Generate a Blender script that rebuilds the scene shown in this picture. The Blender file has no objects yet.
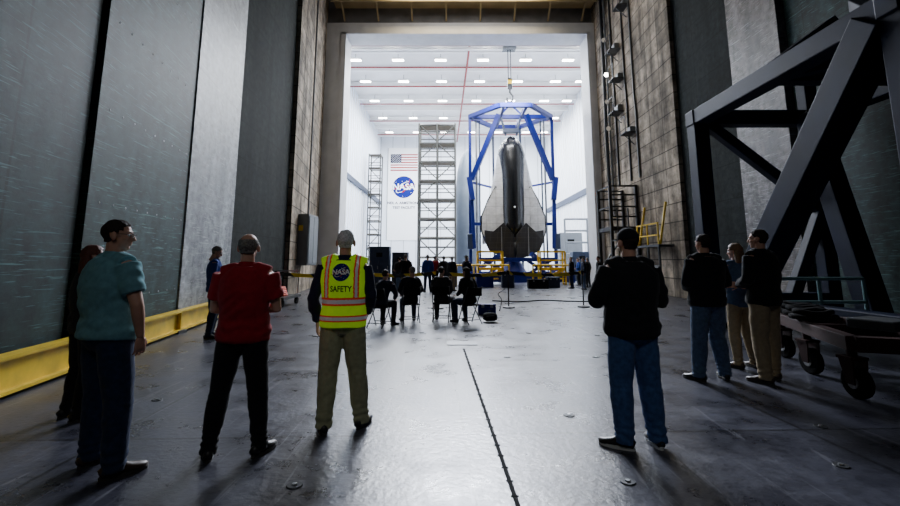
import bpy, bmesh, math, random
from mathutils import Vector, Matrix, noise, Euler
from mathutils.bvhtree import BVHTree
random.seed(4)
C = bpy.context.scene.collection
PI = math.pi
R = math.radians
# ------------------------------------------------------------------ camera
CAMZ = 1.5; TH = R(8.6)
cd = bpy.data.cameras.new('camera'); cam = bpy.data.objects.new('camera', cd); C.objects.link(cam)
cam.location = (0, 0, CAMZ); cam.rotation_euler = (PI/2 + TH, 0, 0)
cd.sensor_fit = 'HORIZONTAL'; cd.sensor_width = 36; cd.lens = 18; cd.shift_y = -60/900
cd.clip_end = 300
bpy.context.scene.camera = cam

# ------------------------------------------------------------------ materials
def nt(name):
    m = bpy.data.materials.new(name); m.use_nodes = True
    n = m.node_tree.nodes; l = m.node_tree.links
    return m, n, l, n['Principled BSDF']
def mul(c, k): return (min(c[0]*k, 1), min(c[1]*k, 1), min(c[2]*k, 1), 1)
def mat(name, col, rough=.6, metal=0.0, var=.15, scale=4.0, bump=0.0, emit=0.0, sheen=0, spec=.5):
    m, n, l, b = nt(name)
    tc = n.new('ShaderNodeTexCoord'); no = n.new('ShaderNodeTexNoise')
    no.inputs['Scale'].default_value = scale; no.inputs['Detail'].default_value = 5
    l.new(tc.outputs['Object'], no.inputs['Vector'])
    r = n.new('ShaderNodeValToRGB'); r.color_ramp.elements[0].position = .3; r.color_ramp.elements[1].position = .7
    r.color_ramp.elements[0].color = mul(col, 1-var); r.color_ramp.elements[1].color = mul(col, 1+var)
    l.new(no.outputs['Fac'], r.inputs['Fac']); l.new(r.outputs['Color'], b.inputs['Base Color'])
    b.inputs['Roughness'].default_value = rough; b.inputs['Metallic'].default_value = metal; b.inputs['Specular IOR Level'].default_value = spec
    if sheen: b.inputs['Sheen Weight'].default_value = sheen
    if bump:
        bp = n.new('ShaderNodeBump'); bp.inputs['Strength'].default_value = bump; bp.inputs['Distance'].default_value = .02
        l.new(no.outputs['Fac'], bp.inputs['Height']); l.new(bp.outputs['Normal'], b.inputs['Normal'])
    if emit:
        l.new(r.outputs['Color'], b.inputs['Emission Color']); b.inputs['Emission Strength'].default_value = emit
    return m
def vec_yz(n, l):
    tc = n.new('ShaderNodeTexCoord'); s = n.new('ShaderNodeSeparateXYZ'); l.new(tc.outputs['Object'], s.inputs[0])
    a = n.new('ShaderNodeMath'); a.operation = 'ADD'; l.new(s.outputs['X'], a.inputs[0]); l.new(s.outputs['Y'], a.inputs[1])
    c = n.new('ShaderNodeCombineXYZ'); l.new(a.outputs[0], c.inputs['X']); l.new(s.outputs['Z'], c.inputs['Y'])
    return tc, c
def mixc(n, l, a, b, fac, blend='MIX', f=1.0):
    x = n.new('ShaderNodeMix'); x.data_type = 'RGBA'; x.blend_type = blend
    if fac is None: x.inputs['Factor'].default_value = f
    else: l.new(fac, x.inputs['Factor'])
    for s, i in ((a, 6), (b, 7)):
        if isinstance(s, tuple): x.inputs[i].default_value = s
        else: l.new(s, x.inputs[i])
    return x.outputs[2]
def wallmat(name, col, rough, metal, bw, bh, seam=.012, scratch=.5, streak=.3, seamcol=.35, bscale=4.5, bumpk=.25, cv=.15, spec=.4):
    m, n, l, b = nt(name); tc, v = vec_yz(n, l)
    br = n.new('ShaderNodeTexBrick'); br.offset = 0
    br.inputs['Scale'].default_value = 1; br.inputs['Brick Width'].default_value = bw; br.inputs['Row Height'].default_value = bh
    br.inputs['Mortar Size'].default_value = seam; br.inputs['Mortar Smooth'].default_value = .3
    br.inputs['Color1'].default_value = mul(col, 1-cv); br.inputs['Color2'].default_value = mul(col, 1+cv); br.inputs['Mortar'].default_value = mul(col, seamcol)
    l.new(v.outputs[0], br.inputs['Vector'])
    mp = n.new('ShaderNodeMapping'); mp.inputs['Scale'].default_value = (1.6, .25, 1); l.new(v.outputs[0], mp.inputs['Vector'])
    n1 = n.new('ShaderNodeTexNoise'); n1.inputs['Scale'].default_value = 1.2; n1.inputs['Detail'].default_value = 8; l.new(mp.outputs[0], n1.inputs['Vector'])
    r1 = n.new('ShaderNodeValToRGB'); r1.color_ramp.elements[0].position = .3; r1.color_ramp.elements[1].position = .72
    r1.color_ramp.elements[0].color = (1-streak*1.6,)*3+(1,); r1.color_ramp.elements[1].color = (1+streak,)*3+(1,)
    l.new(n1.outputs['Fac'], r1.inputs['Fac'])
    c = mixc(n, l, br.outputs['Color'], r1.outputs['Color'], None, 'MULTIPLY')
    n2 = n.new('ShaderNodeTexNoise'); n2.inputs['Scale'].default_value = bscale; n2.inputs['Detail'].default_value = 10; n2.inputs['Roughness'].default_value = .72
    l.new(v.outputs[0], n2.inputs['Vector'])
    r2 = n.new('ShaderNodeValToRGB'); r2.color_ramp.elements[0].position = .36; r2.color_ramp.elements[1].position = .66
    lo = .42 if scratch or bumpk > .2 else .8; hi = 1.5 if scratch or bumpk > .2 else 1.15
    r2.color_ramp.elements[0].color = (lo,lo,lo,1); r2.color_ramp.elements[1].color = (hi,hi,hi,1)
    l.new(n2.outputs['Fac'], r2.inputs['Fac']); c = mixc(n, l, c, r2.outputs['Color'], None, 'MULTIPLY')
    if scratch:
        for k, (ang, sx, sy) in enumerate(((35, 1.6, 34), (-50, 1.4, 28), (80, 1.8, 36), (12, 2.2, 40))):
            mq = n.new('ShaderNodeMapping'); mq.inputs['Rotation'].default_value = (0, 0, R(ang)); mq.inputs['Scale'].default_value = (sx, sy, 1)
            mq.inputs['Location'].default_value = (k*3.1, k*7, 0)
            l.new(v.outputs[0], mq.inputs['Vector'])
            n3 = n.new('ShaderNodeTexNoise'); n3.inputs['Scale'].default_value = 1; n3.inputs['Detail'].default_value = 3; n3.inputs['Distortion'].default_value = .6
            l.new(mq.outputs[0], n3.inputs['Vector'])
            r3 = n.new('ShaderNodeValToRGB'); r3.color_ramp.elements[0].position = .655; r3.color_ramp.elements[1].position = .69
            r3.color_ramp.elements[0].color = (0,0,0,1); r3.color_ramp.elements[1].color = (scratch,)*3+(1,)
            l.new(n3.outputs['Fac'], r3.inputs['Fac'])
            c = mixc(n, l, c, mul(col, 5), r3.outputs['Color'])
    l.new(c, b.inputs['Base Color'])
    b.inputs['Roughness'].default_value = rough; b.inputs['Metallic'].default_value = metal; b.inputs['Specular IOR Level'].default_value = spec
    bp = n.new('ShaderNodeBump'); bp.inputs['Strength'].default_value = bumpk; bp.inputs['Distance'].default_value = .02
    l.new(n2.outputs['Fac'], bp.inputs['Height']); l.new(bp.outputs['Normal'], b.inputs['Normal'])
    return m
def floormat():
    m, n, l, b = nt('worn_dark_floor_plates')
    tc = n.new('ShaderNodeTexCoord'); mp = n.new('ShaderNodeMapping'); mp.inputs['Rotation'].default_value = (0, 0, R(-2.1)); mp.inputs['Location'].default_value = (-.28, .6, 0)
    l.new(tc.outputs['Object'], mp.inputs['Vector'])
    br = n.new('ShaderNodeTexBrick'); br.offset = 0; br.inputs['Scale'].default_value = 1
    br.inputs['Brick Width'].default_value = 3.05; br.inputs['Row Height'].default_value = 2.4; br.inputs['Mortar Size'].default_value = .016; br.inputs['Mortar Smooth'].default_value = .2
    col = (.050, .052, .070)
    br.inputs['Color1'].default_value = mul(col, .8); br.inputs['Color2'].default_value = mul(col, 1.15); br.inputs['Mortar'].default_value = mul(col, .2)
    l.new(mp.outputs[0], br.inputs['Vector'])
    n2 = n.new('ShaderNodeTexNoise'); n2.inputs['Scale'].default_value = 1.3; n2.inputs['Detail'].default_value = 12; n2.inputs['Roughness'].default_value = .75
    l.new(tc.outputs['Object'], n2.inputs['Vector'])
    r2 = n.new('ShaderNodeValToRGB'); r2.color_ramp.elements[0].position = .38; r2.color_ramp.elements[1].position = .64
    r2.color_ramp.elements[0].color = (.40,.40,.44,1); r2.color_ramp.elements[1].color = (1.6,1.6,1.6,1)
    l.new(n2.outputs['Fac'], r2.inputs['Fac']); c = mixc(n, l, br.outputs['Color'], r2.outputs['Color'], None, 'MULTIPLY')
    n3 = n.new('ShaderNodeTexNoise'); n3.inputs['Scale'].default_value = 20; n3.inputs['Detail'].default_value = 6
    l.new(tc.outputs['Object'], n3.inputs['Vector'])
    r3 = n.new('ShaderNodeValToRGB'); r3.color_ramp.elements[0].position = .58; r3.color_ramp.elements[1].position = .75
    r3.color_ramp.elements[0].color = (1,1,1,1); r3.color_ramp.elements[1].color = (.3,.3,.3,1)
    l.new(n3.outputs['Fac'], r3.inputs['Fac']); c = mixc(n, l, c, r3.outputs['Color'], None, 'MULTIPLY')
    mq = n.new('ShaderNodeMapping'); mq.inputs['Scale'].default_value = (9, .5, 1); mq.inputs['Rotation'].default_value = (0,0,R(14)); l.new(tc.outputs['Object'], mq.inputs['Vector'])
    n4 = n.new('ShaderNodeTexNoise'); n4.inputs['Scale'].default_value = 1.6; n4.inputs['Detail'].default_value = 4; n4.inputs['Distortion'].default_value = 1.2; l.new(mq.outputs[0], n4.inputs['Vector'])
    r4 = n.new('ShaderNodeValToRGB'); r4.color_ramp.elements[0].position = .62; r4.color_ramp.elements[1].position = .68
    r4.color_ramp.elements[0].color = (0,0,0,1); r4.color_ramp.elements[1].color = (.4,.4,.4,1); l.new(n4.outputs['Fac'], r4.inputs['Fac'])
    c = mixc(n, l, c, (.22,.22,.25,1), r4.outputs['Color'])
    l.new(c, b.inputs['Base Color'])
    mr = n.new('ShaderNodeMapRange'); mr.inputs['From Min'].default_value = .3; mr.inputs['From Max'].default_value = .7; mr.inputs['To Min'].default_value = .2; mr.inputs['To Max'].default_value = .46
    l.new(n2.outputs['Fac'], mr.inputs['Value']); l.new(mr.outputs[0], b.inputs['Roughness']); b.inputs['Specular IOR Level'].default_value = .5
    bp = n.new('ShaderNodeBump'); bp.inputs['Strength'].default_value = .2; bp.inputs['Distance'].default_value = .02
    l.new(n3.outputs['Fac'], bp.inputs['Height']); l.new(bp.outputs['Normal'], b.inputs['Normal'])
    return m

M = {}
M['floor'] = floormat()
M['steel_dark'] = wallmat('scratched_dark_steel_panel', (.024, .052, .052), .6, 0, 9.0, 5.2, .02, .6, .4, spec=.25)
M['steel_mid'] = wallmat('scratched_grey_aluminium_panel', (.36, .38, .40), .5, 0, 9, 6.1, .015, .35, .35)
M['steel_green'] = wallmat('scratched_green_grey_steel_panel', (.030, .064, .060), .6, 0, 7, 7.5, .015, .65, .4, spec=.25)
M['steel_brown'] = wallmat('scuffed_warm_grey_aluminium_panel', (.26, .23, .215), .5, 0, 9, 6.5, .015, .4, .35)
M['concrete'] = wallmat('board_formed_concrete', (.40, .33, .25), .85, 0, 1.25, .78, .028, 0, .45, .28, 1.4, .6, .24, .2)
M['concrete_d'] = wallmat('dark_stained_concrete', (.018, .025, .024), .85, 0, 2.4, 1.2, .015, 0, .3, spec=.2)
M['frame'] = mat('painted_pale_grey_door_frame', (.72, .73, .75), .55, 0, .08, 1.5)
M['header'] = mat('grey_steel_header', (.22, .22, .23), .55, .1, .2, 1.2)
M['roomwall'] = mat('white_insulated_wall_panel', (.78, .82, .88), .5, 0, .03, .6)
M['roomwall2'] = mat('cool_white_corrugated_wall', (.74, .81, .94), .5, 0, .06, .6)
M['ceil'] = mat('white_ceiling_deck', (.84, .84, .84), .7, 0, .05, .8)
M['ceil_d'] = mat('dark_chamber_ceiling', (.03, .033, .036), .8)
M['roomfloor'] = mat('pale_epoxy_floor', (.24, .25, .29), .3, 0, .1, 1)
M['lamp'] = mat('high_bay_emitter', (1, .98, .95), .5, 0, 0, 1, 0, 60)
M['flood'] = mat('flood_lamp_glass', (1, .97, .9), .5, 0, 0, 1, 0, 22)
M['flooddim'] = mat('dim_flood_lamp_glass', (.5, .46, .4), .5, 0, 0, 1, 0, .4)
M['yellow'] = mat('ochre_yellow_enamel', (.80, .55, .01), .5, 0, .25, 3)
M['yellow2'] = mat('bright_safety_yellow', (.85, .55, .005), .45, 0, .1, 3)
M['blue'] = mat('royal_blue_enamel', (.002, .012, .17), .5, 0, .12, 1, 0, 0, 0, .3)
M['bluegrey'] = mat('blue_grey_enamel', (.02, .035, .075), .5, .1, .12, 2)
M['navy'] = mat('navy_painted_steel', (.005, .011, .034), .55, 0, .3, 1.4, .03, 0, 0, .15)
M['maroon'] = mat('dark_red_painted_steel', (.030, .008, .007), .6, 0, .3, 3, 0, 0, 0, .2)
M['black'] = mat('black_rubber', (.008, .008, .009), .9, 0, .2, 6, 0, 0, 0, .12)
M['blackpaint'] = mat('black_painted_metal', (.012, .012, .014), .5, 0, .15, 6)
M['metal'] = mat('bare_steel', (.42, .43, .45), .35, .8, .12, 4)
M['galv'] = mat('galvanised_steel', (.20, .21, .22), .5, .2, .12, 4)
M['shell'] = mat('pale_blue_grey_shell', (.13, .16, .20), .5, 0, .12, 1)
M['darkmetal'] = mat('dark_steel', (.04, .043, .048), .5, .2, .2, 4)
M['grey'] = mat('grey_cabinet_paint', (.16, .175, .19), .5, 0, .08, 3)
M['greyd'] = mat('dark_grey_cabinet_paint', (.03, .04, .055), .5, 0, .1, 3)
M['white'] = mat('matte_white_paint', (.93, .94, .94), .6, 0, .02, 2)
M['red'] = mat('red_paint', (.30, .001, .003), .7, 0, .05, 3, 0, 0, 0, .2)
M['redpipe'] = mat('dull_red_pipe', (.26, .02, .02), .5, 0, .1, 3)
M['flagblue'] = mat('flag_navy', (.001, .002, .035), .7, 0, .05, 3, 0, 0, 0, .2)
M['nasablue'] = mat('emblem_blue', (.0005, .008, .15), .7, 0, .05, 3, 0, 0, 0, .2)
M['teal'] = mat('pale_teal_enamel', (.16, .30, .32), .5, 0, .1, 3)
M['scaff'] = mat('weathered_scaffold_tube', (.035, .034, .028), .5, .2, .2, 2)
M['wood'] = mat('scaffold_plank', (.08, .06, .035), .8, 0, .2, 3)
M['orange'] = mat('safety_orange', (.90, .07, .015), .6, 0, .05, 4, 0, .06)  # faint emission added so the orange stays vivid in dim light
M['lime'] = mat('safety_lime_mesh', (.48, .88, .01), .7, 0, .10, 9, 0, .15)  # glow put into the cloth colour to keep the vest bright
M['silver'] = mat('retroreflective_silver', (.70, .72, .72), .35, .1, .06, 8, 0, .04)  # small emission lifts the silver bands beyond the light they receive
M['tile_black'] = wallmat('black_ceramic_tiles', (.007, .008, .010), .26, 0, .3, .3, .008, 0, .2, 2.0, 4.5, .05, .15, .6)
M['tile_white'] = wallmat('white_ceramic_tiles', (.66, .67, .69), .5, 0, .62, .62, .014, 0, .06, .62, 2.5, .05, .06)
M['tile_grey'] = wallmat('dark_grey_ceramic_tiles', (.018, .017, .018), .5, 0, .36, .36, .014, 0, .2, 2.4, 4.5, .05)
M['tan'] = mat('tan_steel', (.50, .38, .20), .6, 0, .15, 1)
M['sole'] = mat('pale_shoe_sole', (.55, .56, .55), .7)
M['soled'] = mat('dark_shoe_sole', (.03, .028, .025), .7)
M['shoeb'] = mat('black_leather', (.012, .011, .011), .45, 0, .2, 10)
M['shoebr'] = mat('dark_brown_leather', (.05, .028, .018), .45, 0, .2, 10)
M['skin'] = mat('warm_skin', (.55, .29, .20), .55, 0, .07, 12)
M['skin2'] = mat('pale_skin', (.60, .35, .27), .55, 0, .07, 12)
M['eyew'] = mat('eye_white', (.8, .8, .78), .3, 0, 0); M['iris'] = mat('dark_iris', (.03, .02, .015), .3, 0, 0)
M['hair_d'] = mat('dark_brown_hair', (.022, .014, .010), .7, 0, .3, 60, .4, 0, 0, .25)
M['hair_g'] = mat('grey_white_hair', (.60, .60, .60), .85, 0, .4, 70, .5, 0, 0, .2)
M['hair_s'] = mat('salt_and_pepper_hair', (.19, .175, .16), .85, 0, .5, 70, .5, 0, 0, .2)
M['hair_b'] = mat('light_brown_hair', (.15, .085, .04), .6, 0, .3, 50, .4)
M['hair_r'] = mat('auburn_hair', (.12, .03, .016), .6, 0, .3, 50, .4)
def fab(name, col, var=.15): return mat(name, col, .9, 0, var, 26, .06, 0, .06, .2)
M['f_teal'] = fab('teal_knit_cotton', (.15, .34, .39)); M['f_red'] = fab('dark_red_cotton', (.30, .010, .020)); M['f_navy'] = fab('navy_cotton', (.012, .016, .04))
M['f_black'] = fab('black_cloth', (.009, .010, .013)); M['f_black2'] = fab('charcoal_cloth', (.022, .022, .026)); M['f_blue'] = fab('deep_blue_cloth', (.02, .055, .26))
M['j_blue'] = fab('mid_blue_denim', (.045, .095, .23), .25); M['j_navy'] = fab('dark_navy_denim', (.016, .028, .070), .25); M['j_grey'] = fab('washed_blue_denim', (.07, .11, .19), .25)
M['khaki'] = fab('khaki_twill', (.30, .235, .145)); M['olive'] = fab('olive_khaki_twill', (.34, .34, .20)); M['denim'] = fab('blue_denim_jacket', (.05, .09, .17))

# ------------------------------------------------------------------ mesh helpers
def shade(me, on=True):
    me.polygons.foreach_set('use_smooth', [on]*len(me.polygons)); me.update()
class MB:
    def __init__(s): s.bm = bmesh.new(); s.mi = 0
    def _f(s, vs):
        try:
            f = s.bm.faces.new(vs); f.material_index = s.mi; return f
        except ValueError: return None
    def hexa(s, p):
        v = [s.bm.verts.new(q) for q in p]
        for a in ((0,3,2,1),(4,5,6,7),(0,1,5,4),(1,2,6,5),(2,3,7,6),(3,0,4,7)): s._f([v[i] for i in a])
        return s
    def box(s, x0, x1, y0, y1, z0, z1):
        return s.hexa([(x0,y0,z0),(x1,y0,z0),(x1,y1,z0),(x0,y1,z0),(x0,y0,z1),(x1,y0,z1),(x1,y1,z1),(x0,y1,z1)])
    def cbox(s, c, d, rz=0):
        m = Matrix.Translation(c) @ Matrix.Rotation(rz, 4, 'Z'); a, b, e = d[0]/2, d[1]/2, d[2]/2
        return s.hexa([m @ Vector(q) for q in ((-a,-b,-e),(a,-b,-e),(a,b,-e),(-a,b,-e),(-a,-b,e),(a,-b,e),(a,b,e),(-a,b,e))])
    def bar(s, p, q, w, h=None):
        h = h or w; p = Vector(p); q = Vector(q); t = (q-p).normalized()
        up = Vector((0,0,1)) if abs(t.z) < .95 else Vector((0,1,0))
        a = t.cross(up).normalized()*w/2; b = a.cross(t).normalized()*h/2
        return s.hexa([p-a-b, p+a-b, q+a-b, q-a-b, p-a+b, p+a+b, q+a+b, q-a+b])
    def ibeam(s, p, q, w, h, t=.03):
        p = Vector(p); q = Vector(q); d = (q-p).normalized(); up = Vector((0,0,1)) if abs(d.z) < .9 else Vector((0,1,0))
        b = d.cross(up).normalized().cross(d).normalized()
        s.bar(p, q, t, h-2*t)
        s.bar(p+b*(h/2-t/2), q+b*(h/2-t/2), w, t); s.bar(p-b*(h/2-t/2), q-b*(h/2-t/2), w, t); return s
    def loft(s, pts, rad, ref=(1,0,0), n=14, cap=True):
        pts = [Vector(p) for p in pts]; ref = Vector(ref); rings = []
        for i, p in enumerate(pts):
            t = (pts[min(i+1, len(pts)-1)] - pts[max(i-1, 0)]).normalized()
            a = ref - t*ref.dot(t)
            if a.length < .05: a = Vector((0,1,0)) - t*t.y
            if a.length < .05: a = Vector((0,0,1)) - t*t.z
            a.normalize(); b = t.cross(a); r = rad[i]
            ra, rb = r if isinstance(r, tuple) else (r, r)
            rings.append([s.bm.verts.new(p + a*ra*math.cos(k*2*PI/n) + b*rb*math.sin(k*2*PI/n)) for k in range(n)])
        for i in range(len(rings)-1):
            for k in range(n): s._f([rings[i][k], rings[i][(k+1)%n], rings[i+1][(k+1)%n], rings[i+1][k]])
        if cap: s._f(rings[0][::-1]); s._f(rings[-1])
        return s
    def tube(s, p, q, r, n=8): return s.loft([p, q], [r, r], n=n)
    def path(s, pts, r, n=6): return s.loft(pts, [r]*len(pts), ref=(.3,.2,1), n=n)
    def ell(s, c, r, rot=None, u=16, v=10):
        m = Matrix.Translation(c) @ (rot.to_matrix().to_4x4() if rot else Matrix.Identity(4)) @ Matrix.Diagonal((r[0], r[1], r[2], 1))
        g = bmesh.ops.create_uvsphere(s.bm, u_segments=u, v_segments=v, radius=1, matrix=m)
        for ve in g['verts']:
            for f in ve.link_faces: f.material_index = s.mi
        return s
    def poly(s, pts, d=None):
        vs = [s.bm.verts.new(p) for p in pts]
        if d is None: s._f(vs); return s
        d = Vector(d); w = [s.bm.verts.new(Vector(p)+d) for p in pts]; s._f(vs[::-1]); s._f(w)
        for i in range(len(vs)): j = (i+1) % len(vs); s._f([vs[i], vs[j], w[j], w[i]])
        return s
    def build(s, name, m, parent=None, org=None, smooth=False, bevel=0):
        o0 = parent.location if (parent and org is None) else Vector(org or (0,0,0))
        if o0.length: bmesh.ops.translate(s.bm, vec=-Vector(o0), verts=s.bm.verts)
        bmesh.ops.recalc_face_normals(s.bm, faces=s.bm.faces)
        me = bpy.data.meshes.new(name); s.bm.to_mesh(me); s.bm.free()
        for x in (m if isinstance(m, (list, tuple)) else [m]): me.materials.append(x)
        if smooth: shade(me)
        o = bpy.data.objects.new(name, me); C.objects.link(o)
        if parent: o.parent = parent
        elif org: o.location = org
        if bevel:
            bv = o.modifiers.new('bevel', 'BEVEL'); bv.width = bevel; bv.segments = 2; bv.limit_method = 'ANGLE'
        return o
LOCAL = (0,0,0)
def tag(o, label=None, cat=None, group=None, kind=None):
    if label: o['label'] = label
    if cat: o['category'] = cat
    if group: o['group'] = group
    if kind: o['kind'] = kind
    return o
def empty(name, loc, label=None, cat=None, group=None, rz=0):
    o = bpy.data.objects.new(name, None); C.objects.link(o); o.location = loc; o.rotation_euler = (0,0,rz); o.empty_display_size = .2
    return tag(o, label, cat, group)
def copy_tree(o, parent=None):
    c = o.copy(); C.objects.link(c)
    if parent: c.parent = parent
    for ch in list(o.children): copy_tree(ch, c)
    return c
def dup(o, loc, rz=None, label=None, group=None):
    c = copy_tree(o); c.location = loc
    if rz is not None: c.rotation_euler = (0,0,rz)
    return tag(c, label, None, group)
def struct(name, mb, m, parent=None):
    o = mb.build(name, m, parent)
    if not parent: o['kind'] = 'structure'
    return o
def melt(mb, voxel, it=4, name='m'):
    me = bpy.data.meshes.new(name); bmesh.ops.recalc_face_normals(mb.bm, faces=mb.bm.faces); mb.bm.to_mesh(me); mb.bm.free()
    o = bpy.data.objects.new('tmp', me); C.objects.link(o)
    r = o.modifiers.new('r', 'REMESH'); r.mode = 'VOXEL'; r.voxel_size = voxel; r.adaptivity = 0
    if it: s = o.modifiers.new('s', 'SMOOTH'); s.factor = .6; s.iterations = it
    dg = bpy.context.evaluated_depsgraph_get(); res = bpy.data.meshes.new_from_object(o.evaluated_get(dg))
    bpy.data.objects.remove(o); bpy.data.meshes.remove(me); res.materials.clear(); shade(res)
    return res
def join_me(mes):
    bm = bmesh.new()
    for m in mes: bm.from_mesh(m)
    me = bpy.data.meshes.new('j'); bm.to_mesh(me); bm.free(); shade(me)
    return me
def link_me(name, me, m, parent):
    me.name = name
    for x in (m if isinstance(m, (list, tuple)) else [m]): me.materials.append(x)
    o = bpy.data.objects.new(name, me); C.objects.link(o); o.parent = parent; return o
def text_mesh(txt, size, bold=False):
    cu = bpy.data.curves.new('t', 'FONT'); cu.body = txt; cu.size = size; cu.align_x = 'CENTER'; cu.align_y = 'CENTER'; cu.resolution_u = 3
    if bold: cu.offset = size*.022
    o = bpy.data.objects.new('t', cu); C.objects.link(o); dg = bpy.context.evaluated_depsgraph_get()
    me = bpy.data.meshes.new_from_object(o.evaluated_get(dg)); bpy.data.objects.remove(o)
    return me
def flat_add(mb, me, ox, oz, y, proj=None, sx=1, sz=1):
    vs = []
    for v in me.vertices:
        x = ox + v.co.x*sx; z = oz + v.co.y*sz
        vs.append(mb.bm.verts.new((x, proj(x, z) + y if proj else y, z)))
    for p in me.polygons: mb._f([vs[i] for i in p.vertices])
def emblem(parent, cx, cz, rr, y, proj=None):
    e = rr*.004 if not proj else .0016
    def P(x, z, lift):
        return (x, (proj(x, z) if proj else 0) + y - lift, z)
    b = MB(); ringv = None; cen = b.bm.verts.new(P(cx, cz, 0)); N = 40
    for k in range(1, 7):
        rv = [b.bm.verts.new(P(cx+rr*k/6*math.cos(a*2*PI/N), cz+rr*k/6*math.sin(a*2*PI/N), 0)) for a in range(N)]
        for a in range(N):
            if ringv: b._f([ringv[a], ringv[(a+1)%N], rv[(a+1)%N], rv[a]])
            else: b._f([cen, rv[(a+1)%N], rv[a]])
        ringv = rv
    d = b.build('emblem', M['nasablue'], parent, LOCAL); d['label'] = 'round blue agency emblem reading NASA'
    def strip(pts, ws, lift, nm, mt):
        b = MB(); pr = None
        for i, p in enumerate(pts):
            q = pts[min(i+1, len(pts)-1)]; o = pts[max(i-1, 0)]
            t = Vector((q[0]-o[0], q[1]-o[1])).normalized(); nx, nz = -t.y, t.x
            cur = [b.bm.verts.new(P(cx+rr*(p[0]+s*nx*ws[i]), cz+rr*(p[1]+s*nz*ws[i]), lift)) for s in (-1, 1)]
            if pr: b._f([pr[0], pr[1], cur[1], cur[0]])
            pr = cur
        return b.build(nm, mt, d, LOCAL)
    orb = [(.78*math.cos(a)*math.cos(.6)-.30*math.sin(a)*math.sin(.6), .78*math.cos(a)*math.sin(.6)+.30*math.sin(a)*math.cos(.6)) for a in [k*2*PI/36 for k in range(3, 35)]]
    strip(orb, [.022]*len(orb), e, 'orbit_line', M['white'])
    w1 = [(-1.12+t*2.2, -.30+t*.52+ .10*math.sin(t*PI)) for t in [k/12 for k in range(13)]]
    strip(w1, [.012+.045*math.sin(PI*k/12) for k in range(13)], e*2, 'red_swoosh', M['red'])
    w2 = [(-.15+.75*t, -.45+1.35*t*t+.0) for t in [k/12 for k in range(13)]]
    strip(w2, [.05*(1-k/12)+.01 for k in range(13)], e*2, 'red_swoosh', M['red'])
    b = MB(); tm = text_mesh('NASA', rr*.78, True); flat_add(b, tm, cx, cz, y-e*4, proj); b.build('lettering', M['white'], d, LOCAL)
    b = MB()
    for k in range(9):
        a = random.uniform(0, 2*PI); q = random.uniform(.45, .85)*rr; s = rr*.03; x = cx+q*math.cos(a); z = cz+q*math.sin(a)
        b.poly([P(x-s, z, e), P(x, z-s, e), P(x+s, z, e), P(x, z+s, e)])
    b.build('star', M['white'], d, LOCAL)
    return d

# ------------------------------------------------------------------ people
RINGS = [(-.17,.10,.08),(-.05,.165,.118),(.08,.170,.120),(.27,.150,.110),(.45,.158,.116),(.65,.176,.124),(.82,.172,.113),(.92,.122,.092),(1.0,.072,.068),(1.06,.058,.06)]
def hand_mesh(w, d, pn, side, curl, near, sc):
    d = Vector(d).normalized(); pn = Vector(pn); pn = (pn - d*pn.dot(d)).normalized(); u = d.cross(pn).normalized()*side
    b = MB(); n = 8 if near else 5
    b.loft([w-d*.03, w, w+d*.03, w+d*.07, w+d*.092], [(.027,.022),(.028,.02),(.038,.016),(.042,.014),(.036,.011)], ref=u, n=12 if near else 8)
    for off, L in ((-.032,.060),(-.011,.076),(.011,.082),(.032,.072)):
        p = w + d*.085 + u*off; pts = [p-d*.02]; rr = [.0095]; a = .12+curl*.3
        for k, f in enumerate((.45, .31, .24)):
            pts.append(p); rr.append(.0092-.0008*k)
            dirv = d*math.cos(a) + pn*math.sin(a) + u*off*1.1; p = p + dirv*L*f; a += curl*(.85 if off > .02 else .75)
        pts.append(p); rr.append(.0062)
        b.loft(pts, rr, ref=u, n=n)
    p = w + d*.02 + u*.026; pts = [p]; rr = [.014]
    for f, L in ((.9,.035),(.6,.03),(.35,.022)):
        p = p + (d*math.cos(f) + u*math.sin(f)*.9 + pn*.35*(1+curl)).normalized()*L; pts.append(p); rr.append(.0115-.0015*len(pts))
    b.loft(pts, rr, ref=pn, n=n)
    bmesh.ops.scale(b.bm, vec=(sc,)*3, space=Matrix.Translation(-w), verts=b.bm.verts)
    if near: return melt(b, .0042, 2)
    me = bpy.data.meshes.new('h'); bmesh.ops.recalc_face_normals(b.bm, faces=b.bm.faces); b.bm.to_mesh(me); b.bm.free(); return me
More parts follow.
